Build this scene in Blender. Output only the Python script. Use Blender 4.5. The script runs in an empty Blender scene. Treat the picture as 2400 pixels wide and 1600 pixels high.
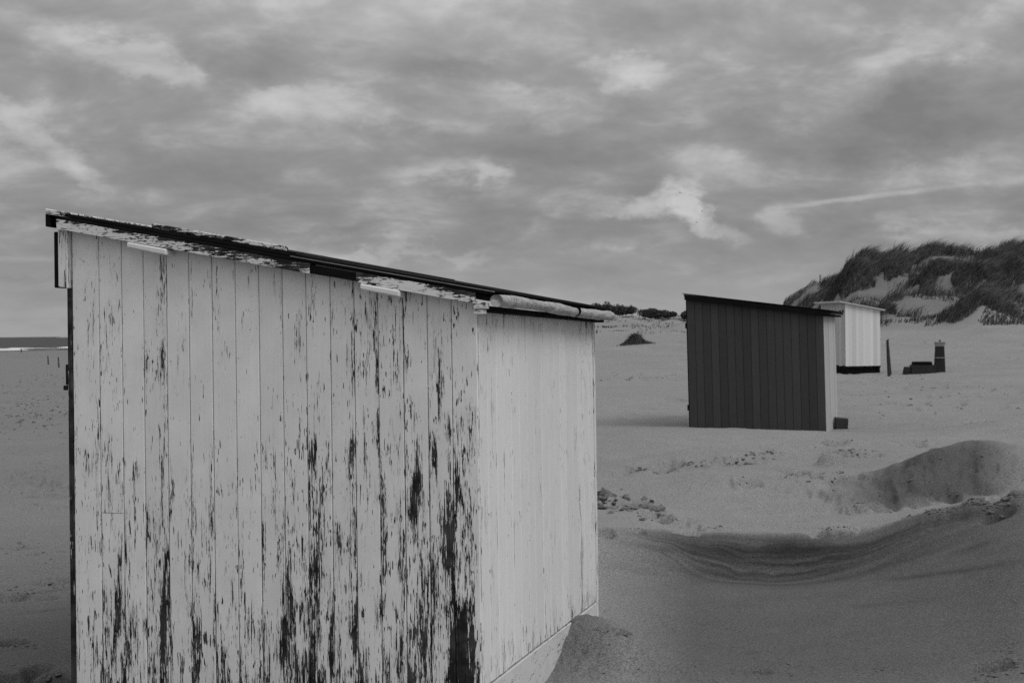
import bpy, bmesh, math, random
import numpy as np
from mathutils import Matrix, Vector
from statistics import NormalDist

rng = np.random.default_rng(7)
random.seed(7)
SC = bpy.context.scene
COL = SC.collection
R = math.radians

# ------------------------------------------------------------------ camera
CZ = 6.3                       # eye height above the sea
FPX = 3333.0                   # 50 mm lens, in pixels of a 2400 wide frame
PITCH, ROLL = -0.395, -0.62
p_, r_ = R(PITCH), R(ROLL)
FW = np.array([0, math.cos(p_), math.sin(p_)])
_rt = np.array([1.0, 0, 0]); _up = np.cross(_rt, FW)
RT = math.cos(r_) * _rt + math.sin(r_) * _up
UP = -math.sin(r_) * _rt + math.cos(r_) * _up
cam = bpy.data.cameras.new('camera')
cam.lens = 50.0; cam.sensor_width = 36.0
cam.clip_start = 0.1; cam.clip_end = 80000
cam.dof.use_dof = True; cam.dof.focus_distance = 6.9; cam.dof.aperture_fstop = 9.0
co = bpy.data.objects.new('camera', cam); COL.objects.link(co)
co.matrix_world = Matrix([[RT[0], UP[0], -FW[0], 0], [RT[1], UP[1], -FW[1], 0],
                          [RT[2], UP[2], -FW[2], CZ], [0, 0, 0, 1]])
SC.camera = co


def ray(px, py):
    d = FW + RT * (px - 1200) / FPX + UP * (800 - py) / FPX
    return d / d[1]


def at(px, py, Y):
    d = ray(px, py)
    return np.array([d[0] * Y, Y, d[2] * Y + CZ])


# ------------------------------------------------------------------ light
SUN_AZ, SUN_EL = R(126), R(50)      # clockwise from the view direction, right and behind
sun = bpy.data.lights.new('sun', 'SUN'); sun.energy = 1.1; sun.angle = R(32)
sun.color = (1.0, 1.0, 1.0)
so = bpy.data.objects.new('sun', sun); COL.objects.link(so)
sd = Vector((math.sin(SUN_AZ) * math.cos(SUN_EL), math.cos(SUN_AZ) * math.cos(SUN_EL), math.sin(SUN_EL)))
so.rotation_euler = sd.to_track_quat('Z', 'Y').to_euler()
so.location = sd * 60

SC.view_settings.view_transform = 'Standard'
SC.view_settings.look = 'None'
SC.view_settings.exposure = 0.0
SC.view_settings.gamma = 1.0
SC.view_settings.use_curve_mapping = False
SC.cycles.use_denoising = False
SC.cycles.max_bounces = 6
SC.cycles.sample_clamp_indirect = 4.0


# ------------------------------------------------------------------ node helpers
class NT:
    def __init__(s, tree):
        s.t = tree; s.n = tree.nodes; s.l = tree.links

    def node(s, typ, **kw):
        n = s.n.new(typ)
        for k, v in kw.items():
            setattr(n, k, v)
        return n

    def put(s, sock, v):
        if isinstance(v, bpy.types.NodeSocket):
            s.l.new(v, sock)
        else:
            sock.default_value = v

    def m(s, op, a, b=0.0, c=0.0, clamp=False):
        n = s.n.new('ShaderNodeMath'); n.operation = op; n.use_clamp = clamp
        s.put(n.inputs[0], a); s.put(n.inputs[1], b); s.put(n.inputs[2], c)
        return n.outputs[0]

    def vm(s, op, a, b=(0, 0, 0)):
        n = s.n.new('ShaderNodeVectorMath'); n.operation = op
        s.put(n.inputs[0], a); s.put(n.inputs[1], b)
        return n.outputs[0]

    def sep(s, v):
        n = s.n.new('ShaderNodeSeparateXYZ'); s.put(n.inputs[0], v); return n.outputs

    def comb(s, x, y, z):
        n = s.n.new('ShaderNodeCombineXYZ')
        for i, v in enumerate((x, y, z)):
            s.put(n.inputs[i], v)
        return n.outputs[0]

    def noise(s, vec, scale, detail=4, rough=0.5, dist=0.0):
        n = s.n.new('ShaderNodeTexNoise')
        s.put(n.inputs['Vector'], vec); s.put(n.inputs['Scale'], scale)
        n.inputs['Detail'].default_value = detail; n.inputs['Roughness'].default_value = rough
        n.inputs['Distortion'].default_value = dist
        return n.outputs['Fac']

    def mr(s, v, a, b, c, d, smooth=False):
        n = s.n.new('ShaderNodeMapRange'); n.clamp = True
        if smooth:
            n.interpolation_type = 'SMOOTHSTEP'
        for i, q in enumerate((v, a, b, c, d)):
            s.put(n.inputs[i], q)
        return n.outputs[0]

    def mix(s, f, a, b):
        n = s.n.new('ShaderNodeMix'); n.data_type = 'FLOAT'
        s.put(n.inputs[0], f); s.put(n.inputs[2], a); s.put(n.inputs[3], b)
        return n.outputs[0]

    def attr(s, name, typ='GEOMETRY'):
        n = s.n.new('ShaderNodeAttribute'); n.attribute_type = typ; n.attribute_name = name
        return n.outputs['Fac']

    def bump(s, h, strength, dist, normal=None):
        n = s.n.new('ShaderNodeBump')
        s.put(n.inputs['Height'], h)
        n.inputs['Strength'].default_value = strength; n.inputs['Distance'].default_value = dist
        if normal is not None:
            s.put(n.inputs['Normal'], normal)
        return n.outputs['Normal']


def material(name):
    m = bpy.data.materials.new(name); m.use_nodes = True
    t = NT(m.node_tree)
    b = m.node_tree.nodes['Principled BSDF']
    b.inputs['Specular IOR Level'].default_value = 0.25
    return m, t, b


def grey(t, v):
    return t.comb(v, v, v)


# ------------------------------------------------------------------ sky
w = bpy.data.worlds.new('World'); SC.world = w; w.use_nodes = True
t = NT(w.node_tree)
bg = w.node_tree.nodes['Background']
STR = 0.112
sky = t.node('ShaderNodeTexSky', sky_type='NISHITA')
sky.sun_disc = False; sky.sun_elevation = SUN_EL; sky.sun_rotation = SUN_AZ
sky.air_density = 1.0; sky.dust_density = 2.0; sky.ozone_density = 1.0
bw = t.node('ShaderNodeRGBToBW'); t.l.new(sky.outputs[0], bw.inputs[0])
clear = t.m('MINIMUM', t.m('MULTIPLY', bw.outputs[0], 0.55), 3.6)
tc = t.node('ShaderNodeTexCoord').outputs['Generated']
dx, dy, dz = t.sep(t.vm('NORMALIZE', tc))
az = t.m('ARCTAN2', dx, dy)
el = t.m('ARCSINE', dz)
# cloud deck: a flat layer seen in perspective
den = t.m('ADD', t.m('MAXIMUM', dz, 0.0), 0.26)
cp = t.comb(t.m('DIVIDE', dx, den), t.m('DIVIDE', dy, den), 3.7)
# warp of the sky position, so that cloud edges break up
wv = t.comb(t.m('MULTIPLY', az, 1.0), t.m('MULTIPLY', el, 1.6), 0.0)
w1 = t.m('SUBTRACT', t.noise(wv, 10.0, 7, 0.62), 0.5)
w2 = t.m('SUBTRACT', t.noise(t.vm('ADD', wv, (5.2, 1.3, 2.0)), 10.0, 7, 0.62), 0.5)
waz = t.m('ADD', az, t.m('MULTIPLY', w1, 0.14))
wel = t.m('ADD', el, t.m('MULTIPLY', w2, 0.085))
f1 = t.m('SUBTRACT', t.noise(t.vm('ADD', wv, (1.7, 8.3, 0.0)), 34.0, 6, 0.6), 0.5)
f2 = t.m('SUBTRACT', t.noise(t.vm('ADD', wv, (4.4, 2.3, 6.0)), 34.0, 6, 0.6), 0.5)
saz = t.m('ADD', az, t.m('MULTIPLY', f1, 0.050))
sel = t.m('ADD', el, t.m('MULTIPLY', f2, 0.040))
cel = t.m('ADD', el, t.m('MULTIPLY', f2, 0.004))


def deck_at(shift):
    v = t.vm('ADD', cp, shift)
    a = t.noise(v, 1.7, 4, 0.5, 0.4)
    b_ = t.noise(v, 5.2, 9, 0.6, 0.25)
    return t.m('ADD', t.m('MULTIPLY', a, 0.5), t.m('MULTIPLY', b_, 0.5))


deck = deck_at((0, 0, 0))
deck_up = deck_at((0.0, -0.10, 0))          # the same layer a little higher up: tops of the heaps catch the light
bias = None


def azel(px, py):
    d = ray(px, py); d = d / np.linalg.norm(d)
    return math.atan2(d[0], d[1]), math.asin(d[2])


def cloud(px, py, wx, wy, rot, amt, edge=1.0):
    """more (or less) cloud round a direction of the sky: sizes in photo pixels, rot in degrees"""
    global bias
    a, e = azel(px, py)
    c, s = math.cos(R(rot)), math.sin(R(rot))
    A_, E_ = (az, cel) if wy < 13 else (saz, sel) if wx < 175 else (waz, wel)     # small heaps have fine edges, the trail hardly any
    u = t.m('SUBTRACT', A_, a); v = t.m('SUBTRACT', E_, e)
    x = t.m('ADD', t.m('MULTIPLY', u, c), t.m('MULTIPLY', v, s))
    y = t.m('SUBTRACT', t.m('MULTIPLY', v, c), t.m('MULTIPLY', u, s))
    x = t.m('MULTIPLY', x, FPX / wx); y = t.m('MULTIPLY', y, FPX / wy)
    d = t.m('SQRT', t.m('ADD', t.m('MULTIPLY', x, x), t.m('MULTIPLY', y, y)))
    f = t.mr(d, 1.0, 1.0 - edge, 0.0, amt, True)
    bias = f if bias is None else t.m('ADD', bias, f)


# (pixel position in the photograph, half sizes, tilt, amount)
for a_ in ((170, 110, 400, 85, -16, 0.16), (380, 190, 230, 60, -22, 0.10), (90, 320, 240, 60, -38, 0.14), (190, 400, 100, 42, -25, 0.16), (100, 250, 260, 40, -5, 0.06),
           (620, 150, 300, 100, 0, -0.16), (1050, 165, 230, 55, -5, -0.13), (330, 330, 200, 60, -20, -0.07), (1250, 80, 260, 50, 0, 0.05),
           (850, 265, 330, 45, -6, 0.13), (640, 240, 90, 40, 0, 0.10), (1480, 165, 140, 55, -5, 0.22), (1300, 235, 360, 55, 4, 0.11), (1780, 190, 220, 50, 4, 0.08),
           (2080, 310, 460, 120, 8, -0.26), (1500, 340, 500, 60, 4, -0.08), (2220, 80, 300, 95, 12, 0.20), (2000, 60, 160, 60, 5, 0.09), (1500, 50, 330, 60, 6, -0.05),
           (1598, 455, 66, 52, -50, 0.42), (1628, 505, 80, 48, -45, 0.42), (1545, 480, 120, 46, 8, 0.24), (1690, 550, 90, 40, -20, 0.2), (1460, 480, 120, 34, 6, 0.14), (1150, 400, 70, 45, -30, 0.14), (1060, 440, 160, 40, 0, -0.10),
           (1830, 525, 80, 50, -40, 0.16), (2030, 462, 285, 10, 5, 0.17), (2120, 555, 130, 36, 4, 0.17), (2330, 560, 160, 40, 0, 0.12), (1300, 520, 260, 50, 0, -0.06),
           (900, 588, 420, 20, 2, 0.14), (800, 540, 300, 20, 2, -0.06), (1500, 600, 300, 25, 0, 0.06), (60, 607, 200, 12, 0, 0.15), (60, 640, 200, 16, 0, -0.08), (500, 420, 300, 60, 0, -0.05)):
    cloud(*a_)
dens = t.m('ADD', deck, bias)
cov = t.mr(dens, 0.46, 0.635, 0.0, 1.0, True)
top = t.mr(t.m('SUBTRACT', deck, deck_up), -0.10, 0.14, -0.36, 0.45)
thin = t.mr(dens, 0.30, 0.75, 1.80, 3.6)          # veil between the heaps
heap = t.m('ADD', t.mr(dens, 0.50, 0.95, 3.15, 5.4), t.m('MULTIPLY', top, 1.3))
lum = t.mix(cov, thin, heap)
# towards the horizon the layer turns into an even veil, and overhead it is brighter as under any overcast
veil = t.mr(el, 0.0, 0.085, 0.80, 0.0, True)
lum = t.mix(veil, lum, 3.75)
zen = t.m('DIVIDE', t.m('ADD', 1.0, t.m('MULTIPLY', t.m('MAXIMUM', dz, 0.0), 2.6)), 1.30)
lum = t.m('MULTIPLY', lum, t.m('MAXIMUM', zen, 0.92))
cover = t.mr(dens, 0.30, 0.50, 0.80, 0.97, True)
col = t.mix(cover, clear, lum)
gr = t.comb(col, col, col)
t.l.new(gr, bg.inputs['Color']); bg.inputs['Strength'].default_value = STR

# ------------------------------------------------------------------ object helpers
def mesh(name, verts, faces, smooth=False, attrs=None):
    me = bpy.data.meshes.new(name)
    me.from_pydata([tuple(map(float, v)) for v in verts], [], [tuple(map(int, f)) for f in faces])
    for k, a in (attrs or {}).items():
        at_ = me.attributes.new(k, 'FLOAT', 'POINT'); at_.data.foreach_set('value', np.asarray(a, dtype=np.float32))
    if smooth:
        me.polygons.foreach_set('use_smooth', [True] * len(me.polygons))
    me.update()
    return me


def mesh_np(name, V, Q, smooth=True, attrs=None):
    """big mesh of quads or triangles from arrays"""
    me = bpy.data.meshes.new(name)
    V = np.asarray(V, dtype=np.float32); Q = np.asarray(Q, dtype=np.int32)
    k = Q.shape[1]
    me.vertices.add(len(V)); me.vertices.foreach_set('co', V.ravel())
    me.loops.add(Q.size); me.loops.foreach_set('vertex_index', Q.ravel())
    me.polygons.add(len(Q)); me.polygons.foreach_set('loop_start', np.arange(0, Q.size, k, dtype=np.int32))
    me.update(calc_edges=True)
    me.polygons.foreach_set('use_smooth', np.full(len(Q), smooth))
    for kk, a in (attrs or {}).items():
        at_ = me.attributes.new(kk, 'FLOAT', 'POINT'); at_.data.foreach_set('value', np.asarray(a, dtype=np.float32).ravel())
    me.update()
    return me


def obj(name, me, mat, parent=None, loc=(0, 0, 0), rot=(0, 0, 0)):
    o = bpy.data.objects.new(name, me); COL.objects.link(o)
    if mat is not None and not me.materials:
        me.materials.append(mat)
    o.location = loc; o.rotation_euler = rot
    if parent is not None:
        o.parent = parent
    return o


def tag(o, label=None, cat=None, group=None, kind=None):
    for k, v in (('label', label), ('category', cat), ('group', group), ('kind', kind)):
        if v:
            o[k] = v
    return o


def empty(name, matrix):
    o = bpy.data.objects.new(name, None); COL.objects.link(o)
    o.empty_display_size = 0.2
    o.matrix_world = matrix
    return o


def rotm(yaw, tx, ty):
    return Matrix.Rotation(yaw, 3, 'Z') @ Matrix.Rotation(tx, 3, 'X') @ Matrix.Rotation(ty, 3, 'Y')


def place(p, yaw, tx=0, ty=0):
    m = rotm(yaw, tx, ty).to_4x4(); m.translation = Vector([float(q) for q in p]); return m


def box(x0, x1, y0, y1, z0, z1, bev=0.004, jit=0.0, name='box'):
    """a bevelled board"""
    bm = bmesh.new()
    v = [bm.verts.new((x, y, z)) for x in (x0, x1) for y in (y0, y1) for z in (z0, z1)]
    for f in ((0, 1, 3, 2), (4, 6, 7, 5), (0, 4, 5, 1), (2, 3, 7, 6), (0, 2, 6, 4), (1, 5, 7, 3)):
        bm.faces.new([v[i] for i in f])
    if jit:
        for q in bm.verts:
            q.co += Vector((random.uniform(-jit, jit), random.uniform(-jit, jit), random.uniform(-jit, jit)))
    if bev:
        bmesh.ops.bevel(bm, geom=bm.edges[:], offset=bev, segments=1, affect='EDGES')
    bmesh.ops.recalc_face_normals(bm, faces=bm.faces[:])
    me = bpy.data.meshes.new(name); bm.to_mesh(me); bm.free()
    return me


def hexa(P, bev=0.004, name='board', wear=None):
    """bevelled solid from 8 corners: P[0..3] one end (y0z0, y1z0, y1z1, y0z1), P[4..7] the other"""
    bm = bmesh.new()
    v = [bm.verts.new(tuple(map(float, q))) for q in P]
    for f in ((0, 1, 2, 3), (7, 6, 5, 4), (0, 4, 5, 1), (1, 5, 6, 2), (2, 6, 7, 3), (3, 7, 4, 0)):
        bm.faces.new([v[i] for i in f])
    if bev:
        bmesh.ops.bevel(bm, geom=bm.edges[:], offset=bev, segments=1, affect='EDGES')
    bmesh.ops.recalc_face_normals(bm, faces=bm.faces[:])
    me = bpy.data.meshes.new(name); bm.to_mesh(me); bm.free()
    if wear is not None:
        set_wear(me, wear)
    return me


ND = NormalDist()


def zsc(wv):
    return ND.inv_cdf(1 - min(max(wv, 0.002), 0.985))


def set_wear(me, fn):
    a = me.attributes.new('peel', 'FLOAT', 'POINT')
    a.data.foreach_set('value', [zsc(fn(*v.co)) for v in me.vertices])


# ------------------------------------------------------------------ materials
def paint_material(name, axis='z', white=0.66, bare=(0.012, 0.06), dirt=0.1):
    """old white paint flaking off dark wood; the attribute peel is the threshold of what is left"""
    m, t, b = material(name)
    tc = t.node('ShaderNodeTexCoord').outputs['Object']
    rnd = t.node('ShaderNodeObjectInfo').outputs['Random']
    off = t.comb(t.m('MULTIPLY', rnd, 37.0), t.m('MULTIPLY', rnd, 11.0), t.m('MULTIPLY', rnd, 53.0))
    st = {'z': ((18, 18, 2.1), (85, 85, 9.0), (230, 230, 32), (250, 250, 2.6)),
          'x': ((6, 26, 26), (22.0, 90, 90), (50, 190, 190), (4, 150, 150)),
          'y': ((26, 6, 26), (90, 22.0, 90), (190, 50, 190), (150, 4, 150))}[axis]
    v0 = t.vm('ADD', tc, off)
    n1 = t.noise(t.vm('MULTIPLY', v0, st[0]), 1.0, 4, 0.6, 0.5)
    n2 = t.noise(t.vm('MULTIPLY', v0, st[1]), 1.0, 4, 0.62, 0.3)
    n3 = t.noise(t.vm('MULTIPLY', v0, st[2]), 1.0, 3, 0.6, 0.0)
    n4 = t.noise(t.vm('MULTIPLY', v0, st[3]), 1.0, 4, 0.6, 0.2)
    s = t.m('ADD', t.m('ADD', t.m('MULTIPLY', n1, 0.39), t.m('MULTIPLY', n2, 0.22)),
            t.m('ADD', t.m('MULTIPLY', n3, 0.15), t.m('MULTIPLY', n4, 0.24)))
    z = t.m('DIVIDE', t.m('SUBTRACT', s, 0.5), 0.056)
    peel = t.attr('peel')
    e = t.m('SUBTRACT', z, peel)
    mask = t.mr(e, -0.12, 0.12, 0.0, 1.0, True)
    # small single chips all over the board, more of them where the paint is poor
    chip = t.noise(t.vm('MULTIPLY', t.vm('ADD', v0, (3.1, 7.7, 1.9)), st[1]), 1.7, 2, 0.5, 0.2)
    zone = t.noise(t.vm('ADD', v0, (9.1, 2.2, 4.0)), 9.0, 3, 0.6)
    ce = t.m('SUBTRACT', t.m('ADD', t.m('DIVIDE', t.m('SUBTRACT', chip, 0.5), 0.095), t.m('MULTIPLY', t.m('SUBTRACT', zone, 0.5), 6.0)),
             t.m('ADD', t.m('MULTIPLY', peel, 0.75), 1.05))
    mask = t.m('MAXIMUM', mask, t.mr(ce, -0.12, 0.15, 0.0, 1.0, True))
    thin = t.mr(e, -1.0, 0.15, 0.0, 1.0, True)
    # worn-through paint on the raised grain
    gr = t.noise(t.vm('MULTIPLY', v0, tuple(q * 1.3 for q in st[3])), 1.0, 5, 0.7)
    thin = t.m('MULTIPLY', thin, t.mr(gr, 0.47, 0.58, 0.0, 0.9))
    dirtn = t.noise(v0, 5.0, 4, 0.6)
    pw = t.m('MULTIPLY', white, t.mr(dirtn, 0.3, 0.7, 1.0 - dirt, 1.0 + dirt * 0.3))
    pw = t.m('MULTIPLY', pw, t.mr(n4, 0.25, 0.75, 0.93, 1.05))
    pw = t.m('MULTIPLY', pw, t.mr(rnd, 0, 1, 0.93, 1.02))
    pw = t.mix(t.m('MULTIPLY', thin, 0.85), pw, 0.13)
    bd = t.m('MULTIPLY', t.mr(gr, 0.35, 0.68, bare[0], bare[1]), t.mr(zone, 0.42, 0.62, 0.8, 3.2))
    c = t.mix(mask, pw, bd)
    t.l.new(grey(t, c), b.inputs['Base Color'])
    t.l.new(t.mr(mask, 0, 1, 0.55, 0.9), b.inputs['Roughness'])
    h = t.m('ADD', t.m('MULTIPLY', t.m('SUBTRACT', 1.0, mask), 1.0), t.m('MULTIPLY', gr, 0.35))
    t.l.new(t.bump(h, 0.35, 0.0015), b.inputs['Normal'])
    return m


def wood_material(name, base, var, axis='z', rough=0.85, bump=0.4):
    m, t, b = material(name)
    tc = t.node('ShaderNodeTexCoord').outputs['Object']
    rnd = t.node('ShaderNodeObjectInfo').outputs['Random']
    off = t.comb(t.m('MULTIPLY', rnd, 31.0), t.m('MULTIPLY', rnd, 17.0), t.m('MULTIPLY', rnd, 43.0))
    st = {'z': (70, 70, 2.5), 'x': (2.5, 70, 70), 'y': (70, 2.5, 70)}[axis]
    v0 = t.vm('ADD', tc, off)
    n = t.noise(t.vm('MULTIPLY', v0, st), 1.0, 5, 0.65, 0.2)
    n2 = t.noise(v0, 7.0, 3, 0.6)
    c = t.m('ADD', base, t.m('MULTIPLY', t.m('SUBTRACT', t.m('ADD', n, t.m('MULTIPLY', n2, 0.6)), 0.8), var))
    c = t.m('MULTIPLY', t.m('MAXIMUM', c, 0.004), t.mr(rnd, 0, 1, 0.84, 1.16))
    t.l.new(grey(t, c), b.inputs['Base Color']); b.inputs['Roughness'].default_value = rough
    b.inputs['Specular IOR Level'].default_value = 0.06 if base < 0.05 else 0.2
    t.l.new(t.bump(n, bump, 0.002), b.inputs['Normal'])
    return m


M = {}
M['paint'] = paint_material('flaking white paint', 'z', 0.84, (0.006, 0.03))
M['paint_x'] = paint_material('flaking white paint on boards', 'x', 0.78, (0.005, 0.03))
M['paint_side'] = paint_material('sound white paint', 'z', 0.84, (0.02, 0.08), 0.05)
M['paint_y'] = paint_material('flaking pale paint on skirting', 'y', 0.70, (0.03, 0.16))
M['black'] = wood_material('tarred wood', 0.008, 0.012, 'x')
M['black_z'] = wood_material('dark door edge', 0.012, 0.02, 'z')
M['felt'] = wood_material('roofing felt', 0.010, 0.018, 'x', 0.9)
M['strip'] = wood_material('worn roofing strip', 0.22, 0.25, 'x', 0.6)
M['inside'] = wood_material('dark backing board', 0.02, 0.02, 'z')
M['backing'] = wood_material('grey backing board', 0.10, 0.05, 'z')
M['charcoal'] = wood_material('charcoal painted boards', 0.056, 0.024, 'z', 0.7, 0.2)
M['palegrey'] = wood_material('pale grey painted boards', 0.46, 0.12, 'z', 0.7, 0.2)
M['white'] = wood_material('white painted boards', 0.74, 0.03, 'z', 0.6, 0.15)
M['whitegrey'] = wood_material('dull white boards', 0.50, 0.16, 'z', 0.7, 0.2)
M['iron'] = wood_material('dark iron', 0.02, 0.02, 'z', 0.5)
M['post'] = wood_material('weathered post', 0.05, 0.05, 'z')
M['block'] = wood_material('dark concrete', 0.05, 0.04, 'z', 0.9)
M['stone'] = wood_material('dark stained brick', 0.032, 0.03, 'z', 0.9)
M['stone_pale'] = wood_material('pale cap stone', 0.30, 0.12, 'z', 0.9)
M['cloth'] = wood_material('dark coat', 0.012, 0.01, 'z', 0.9)

m, t, b = material('tarpaulin roll')
tc = t.node('ShaderNodeTexCoord').outputs['Object']
n = t.noise(t.vm('MULTIPLY', tc, (30, 9, 30)), 1.0, 5, 0.6, 0.8)
n2 = t.noise(t.vm('MULTIPLY', tc, (14, 40, 14)), 1.0, 3, 0.6, 0.5)
c = t.m('MULTIPLY', t.mr(n, 0.3, 0.7, 0.26, 0.54), t.mr(n2, 0.33, 0.46, 0.55, 1.0))
t.l.new(grey(t, c), b.inputs['Base Color']); b.inputs['Roughness'].default_value = 0.45
t.l.new(t.bump(n, 1.0, 0.012), b.inputs['Normal'])
M['tarp'] = m


def sand_material():
    m, t, b = material('sand')
    pos = t.node('ShaderNodeNewGeometry').outputs['Position']
    damp_shade = t.attr('damp_shade'); strata = t.attr('strata')
    px, py, pz = t.sep(pos)
    nl = t.noise(pos, 0.35, 4, 0.55)
    nm = t.noise(t.vm('MULTIPLY', pos, (1, 1, 0.4)), 3.0, 5, 0.6, 0.3)
    nf = t.noise(pos, 75.0, 3, 0.75)
    ng = t.noise(pos, 190.0, 2, 0.7)
    dry = t.m('MULTIPLY', 0.266, t.mr(nl, 0.3, 0.7, 0.92, 1.06))
    dry = t.m('MULTIPLY', dry, t.mr(nm, 0.3, 0.7, 0.93, 1.05))
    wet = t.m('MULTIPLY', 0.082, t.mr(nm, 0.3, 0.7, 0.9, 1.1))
    d = t.m('ADD', damp_shade, t.m('MULTIPLY', t.m('SUBTRACT', nm, 0.5), 0.5))
    d = t.m('MULTIPLY', t.mr(d, 0.0, 1.0, 0.0, 1.0), t.mr(damp_shade, 0.0, 0.1, 0.0, 1.0))
    c = t.mix(d, dry, wet)  # the dark tone serves both moist sand and painted shade
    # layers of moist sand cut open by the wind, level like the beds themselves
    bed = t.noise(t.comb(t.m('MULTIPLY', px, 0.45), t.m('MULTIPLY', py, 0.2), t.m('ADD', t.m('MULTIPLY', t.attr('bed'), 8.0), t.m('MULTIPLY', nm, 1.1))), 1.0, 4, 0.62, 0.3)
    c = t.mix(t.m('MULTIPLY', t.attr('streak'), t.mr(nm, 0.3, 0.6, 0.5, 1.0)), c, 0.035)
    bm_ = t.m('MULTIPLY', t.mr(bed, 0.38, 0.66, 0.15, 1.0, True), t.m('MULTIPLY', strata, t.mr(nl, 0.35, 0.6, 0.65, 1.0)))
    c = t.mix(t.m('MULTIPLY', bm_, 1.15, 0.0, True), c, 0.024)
    c = t.m('MULTIPLY', c, t.mr(nf, 0.36, 0.64, 0.66, 1.32))
    c = t.m('MULTIPLY', c, t.mr(ng, 0.32, 0.68, 0.66, 1.34))
    t.l.new(grey(t, c), b.inputs['Base Color']); b.inputs['Roughness'].default_value = 0.95
    b.inputs['Specular IOR Level'].default_value = 0.1
    n1 = t.bump(t.noise(t.vm('MULTIPLY', pos, (1.0, 1.0, 1.0)), 14.0, 4, 0.6), 0.5, 0.025)
    n2 = t.bump(nf, 0.8, 0.008, n1)
    n3 = t.bump(ng, 0.8, 0.003, n2)
    t.l.new(n3, b.inputs['Normal'])
    return m


M['sand'] = sand_material()
m, t, b = material('sea water')
pos = t.node('ShaderNodeNewGeometry').outputs['Position']
n = t.noise(t.vm('MULTIPLY', pos, (0.05, 0.05, 1)), 1.0, 5, 0.65)
t.l.new(grey(t, t.mr(n, 0.3, 0.7, 0.05, 0.085)), b.inputs['Base Color'])
b.inputs['Roughness'].default_value = 0.75; b.inputs['Specular IOR Level'].default_value = 0.12
t.l.new(t.bump(n, 1.0, 3.0), b.inputs['Normal'])
M['sea'] = m
M['foam'] = wood_material('sea foam', 0.75, 0.25, 'z', 0.9, 0.1)
M['far'] = wood_material('far land', 0.36, 0.05, 'z', 0.9, 0.1)

m, t, b = material('marram grass')
v = t.attr('tone')
t.l.new(grey(t, t.mr(v, 0, 1, 0.016, 0.13)), b.inputs['Base Color'])
b.inputs['Roughness'].default_value = 0.7
M['grass'] = m
m, t, b = material('shrub leaves')
v = t.attr('tone')
t.l.new(grey(t, t.mr(v, 0, 1, 0.025, 0.085)), b.inputs['Base Color'])
b.inputs['Roughness'].default_value = 0.7
M['leaf'] = m

# ------------------------------------------------------------------ ground height
def hash2(i, j, seed):
    i = i.astype(np.int64); j = j.astype(np.int64)
    h = (i * 374761393 + j * 668265263 + seed * 974634777) & 0xFFFFFFFF
    h = ((h ^ (h >> 13)) * 1274126177) & 0xFFFFFFFF
    h = h ^ (h >> 16)
    return (h & 0xFFFFFF) / float(0xFFFFFF)


def vnoise(x, y, seed=0):
    i = np.floor(x); j = np.floor(y); fx = x - i; fy = y - j
    fx = fx * fx * fx * (fx * (fx * 6 - 15) + 10); fy = fy * fy * fy * (fy * (fy * 6 - 15) + 10)
    a = hash2(i, j, seed); b = hash2(i + 1, j, seed); c = hash2(i, j + 1, seed); d = hash2(i + 1, j + 1, seed)
    return (a + (b - a) * fx) * (1 - fy) + (c + (d - c) * fx) * fy - 0.5


def fbm(x, y, octv, seed, gain=0.5):
    s = 0; a = 1.0; f = 1.0
    for k in range(octv):
        s = s + a * vnoise(x * f + 13.7 * k, y * f - 7.3 * k, seed + k); a *= gain; f *= 2.03
    return s


def yh(u):
    return 790 - 0.0108 * u


# columns of the land: photo column u, then (distance, height against the eye); py(row, dist) turns a row into a height
def Z(u, row, Y):
    return -(row - yh(u)) / FPX * Y


LEFT_FAR = [(32, -2.05), (45, -2.25), (60, -2.45), (72, -2.6), (88, -2.8), (105, -3.0), (150, -3.45), (200, -3.85), (400, -5.35)]


def left_col(u, shore):
    return [(1.0, -1.75), (5, -1.75), (7.4, -1.80), (10.4, -1.84), (10.9, -1.835), (11.2, -1.83), (11.6, -1.84), (12.6, -1.86), (14.5, -1.84),
            (16.5, -1.88), (19.3, -1.90), (23, -1.96)] + LEFT_FAR + [(shore, -6.3), (shore * 1.5, -8.0), (3000, -16)]


def right_col(u, n2, foot, crest_row, crestY, back, h7, r8, far, flow=(1.0, -1.75)):
    zc = Z(u, crest_row, crestY)
    return [flow, (5, -1.75), (7.4, n2), foot, (crestY - 0.17, zc - 0.05), (crestY, zc), (crestY + 0.4, zc - 0.07), back, h7,
            (16.6, Z(u, 1062, 16.6)), (19.3, Z(u, r8 + 9, 19.3)), (23, -1.62 if u > 1750 else -1.52)] + far


def farz(a):  # heights at 32,45,60,72,88,105,150,200,400,650,1000,3000
    return list(zip((32, 45, 60, 72, 88, 105, 150, 200, 400, 700, 1000, 3000), a))


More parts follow.
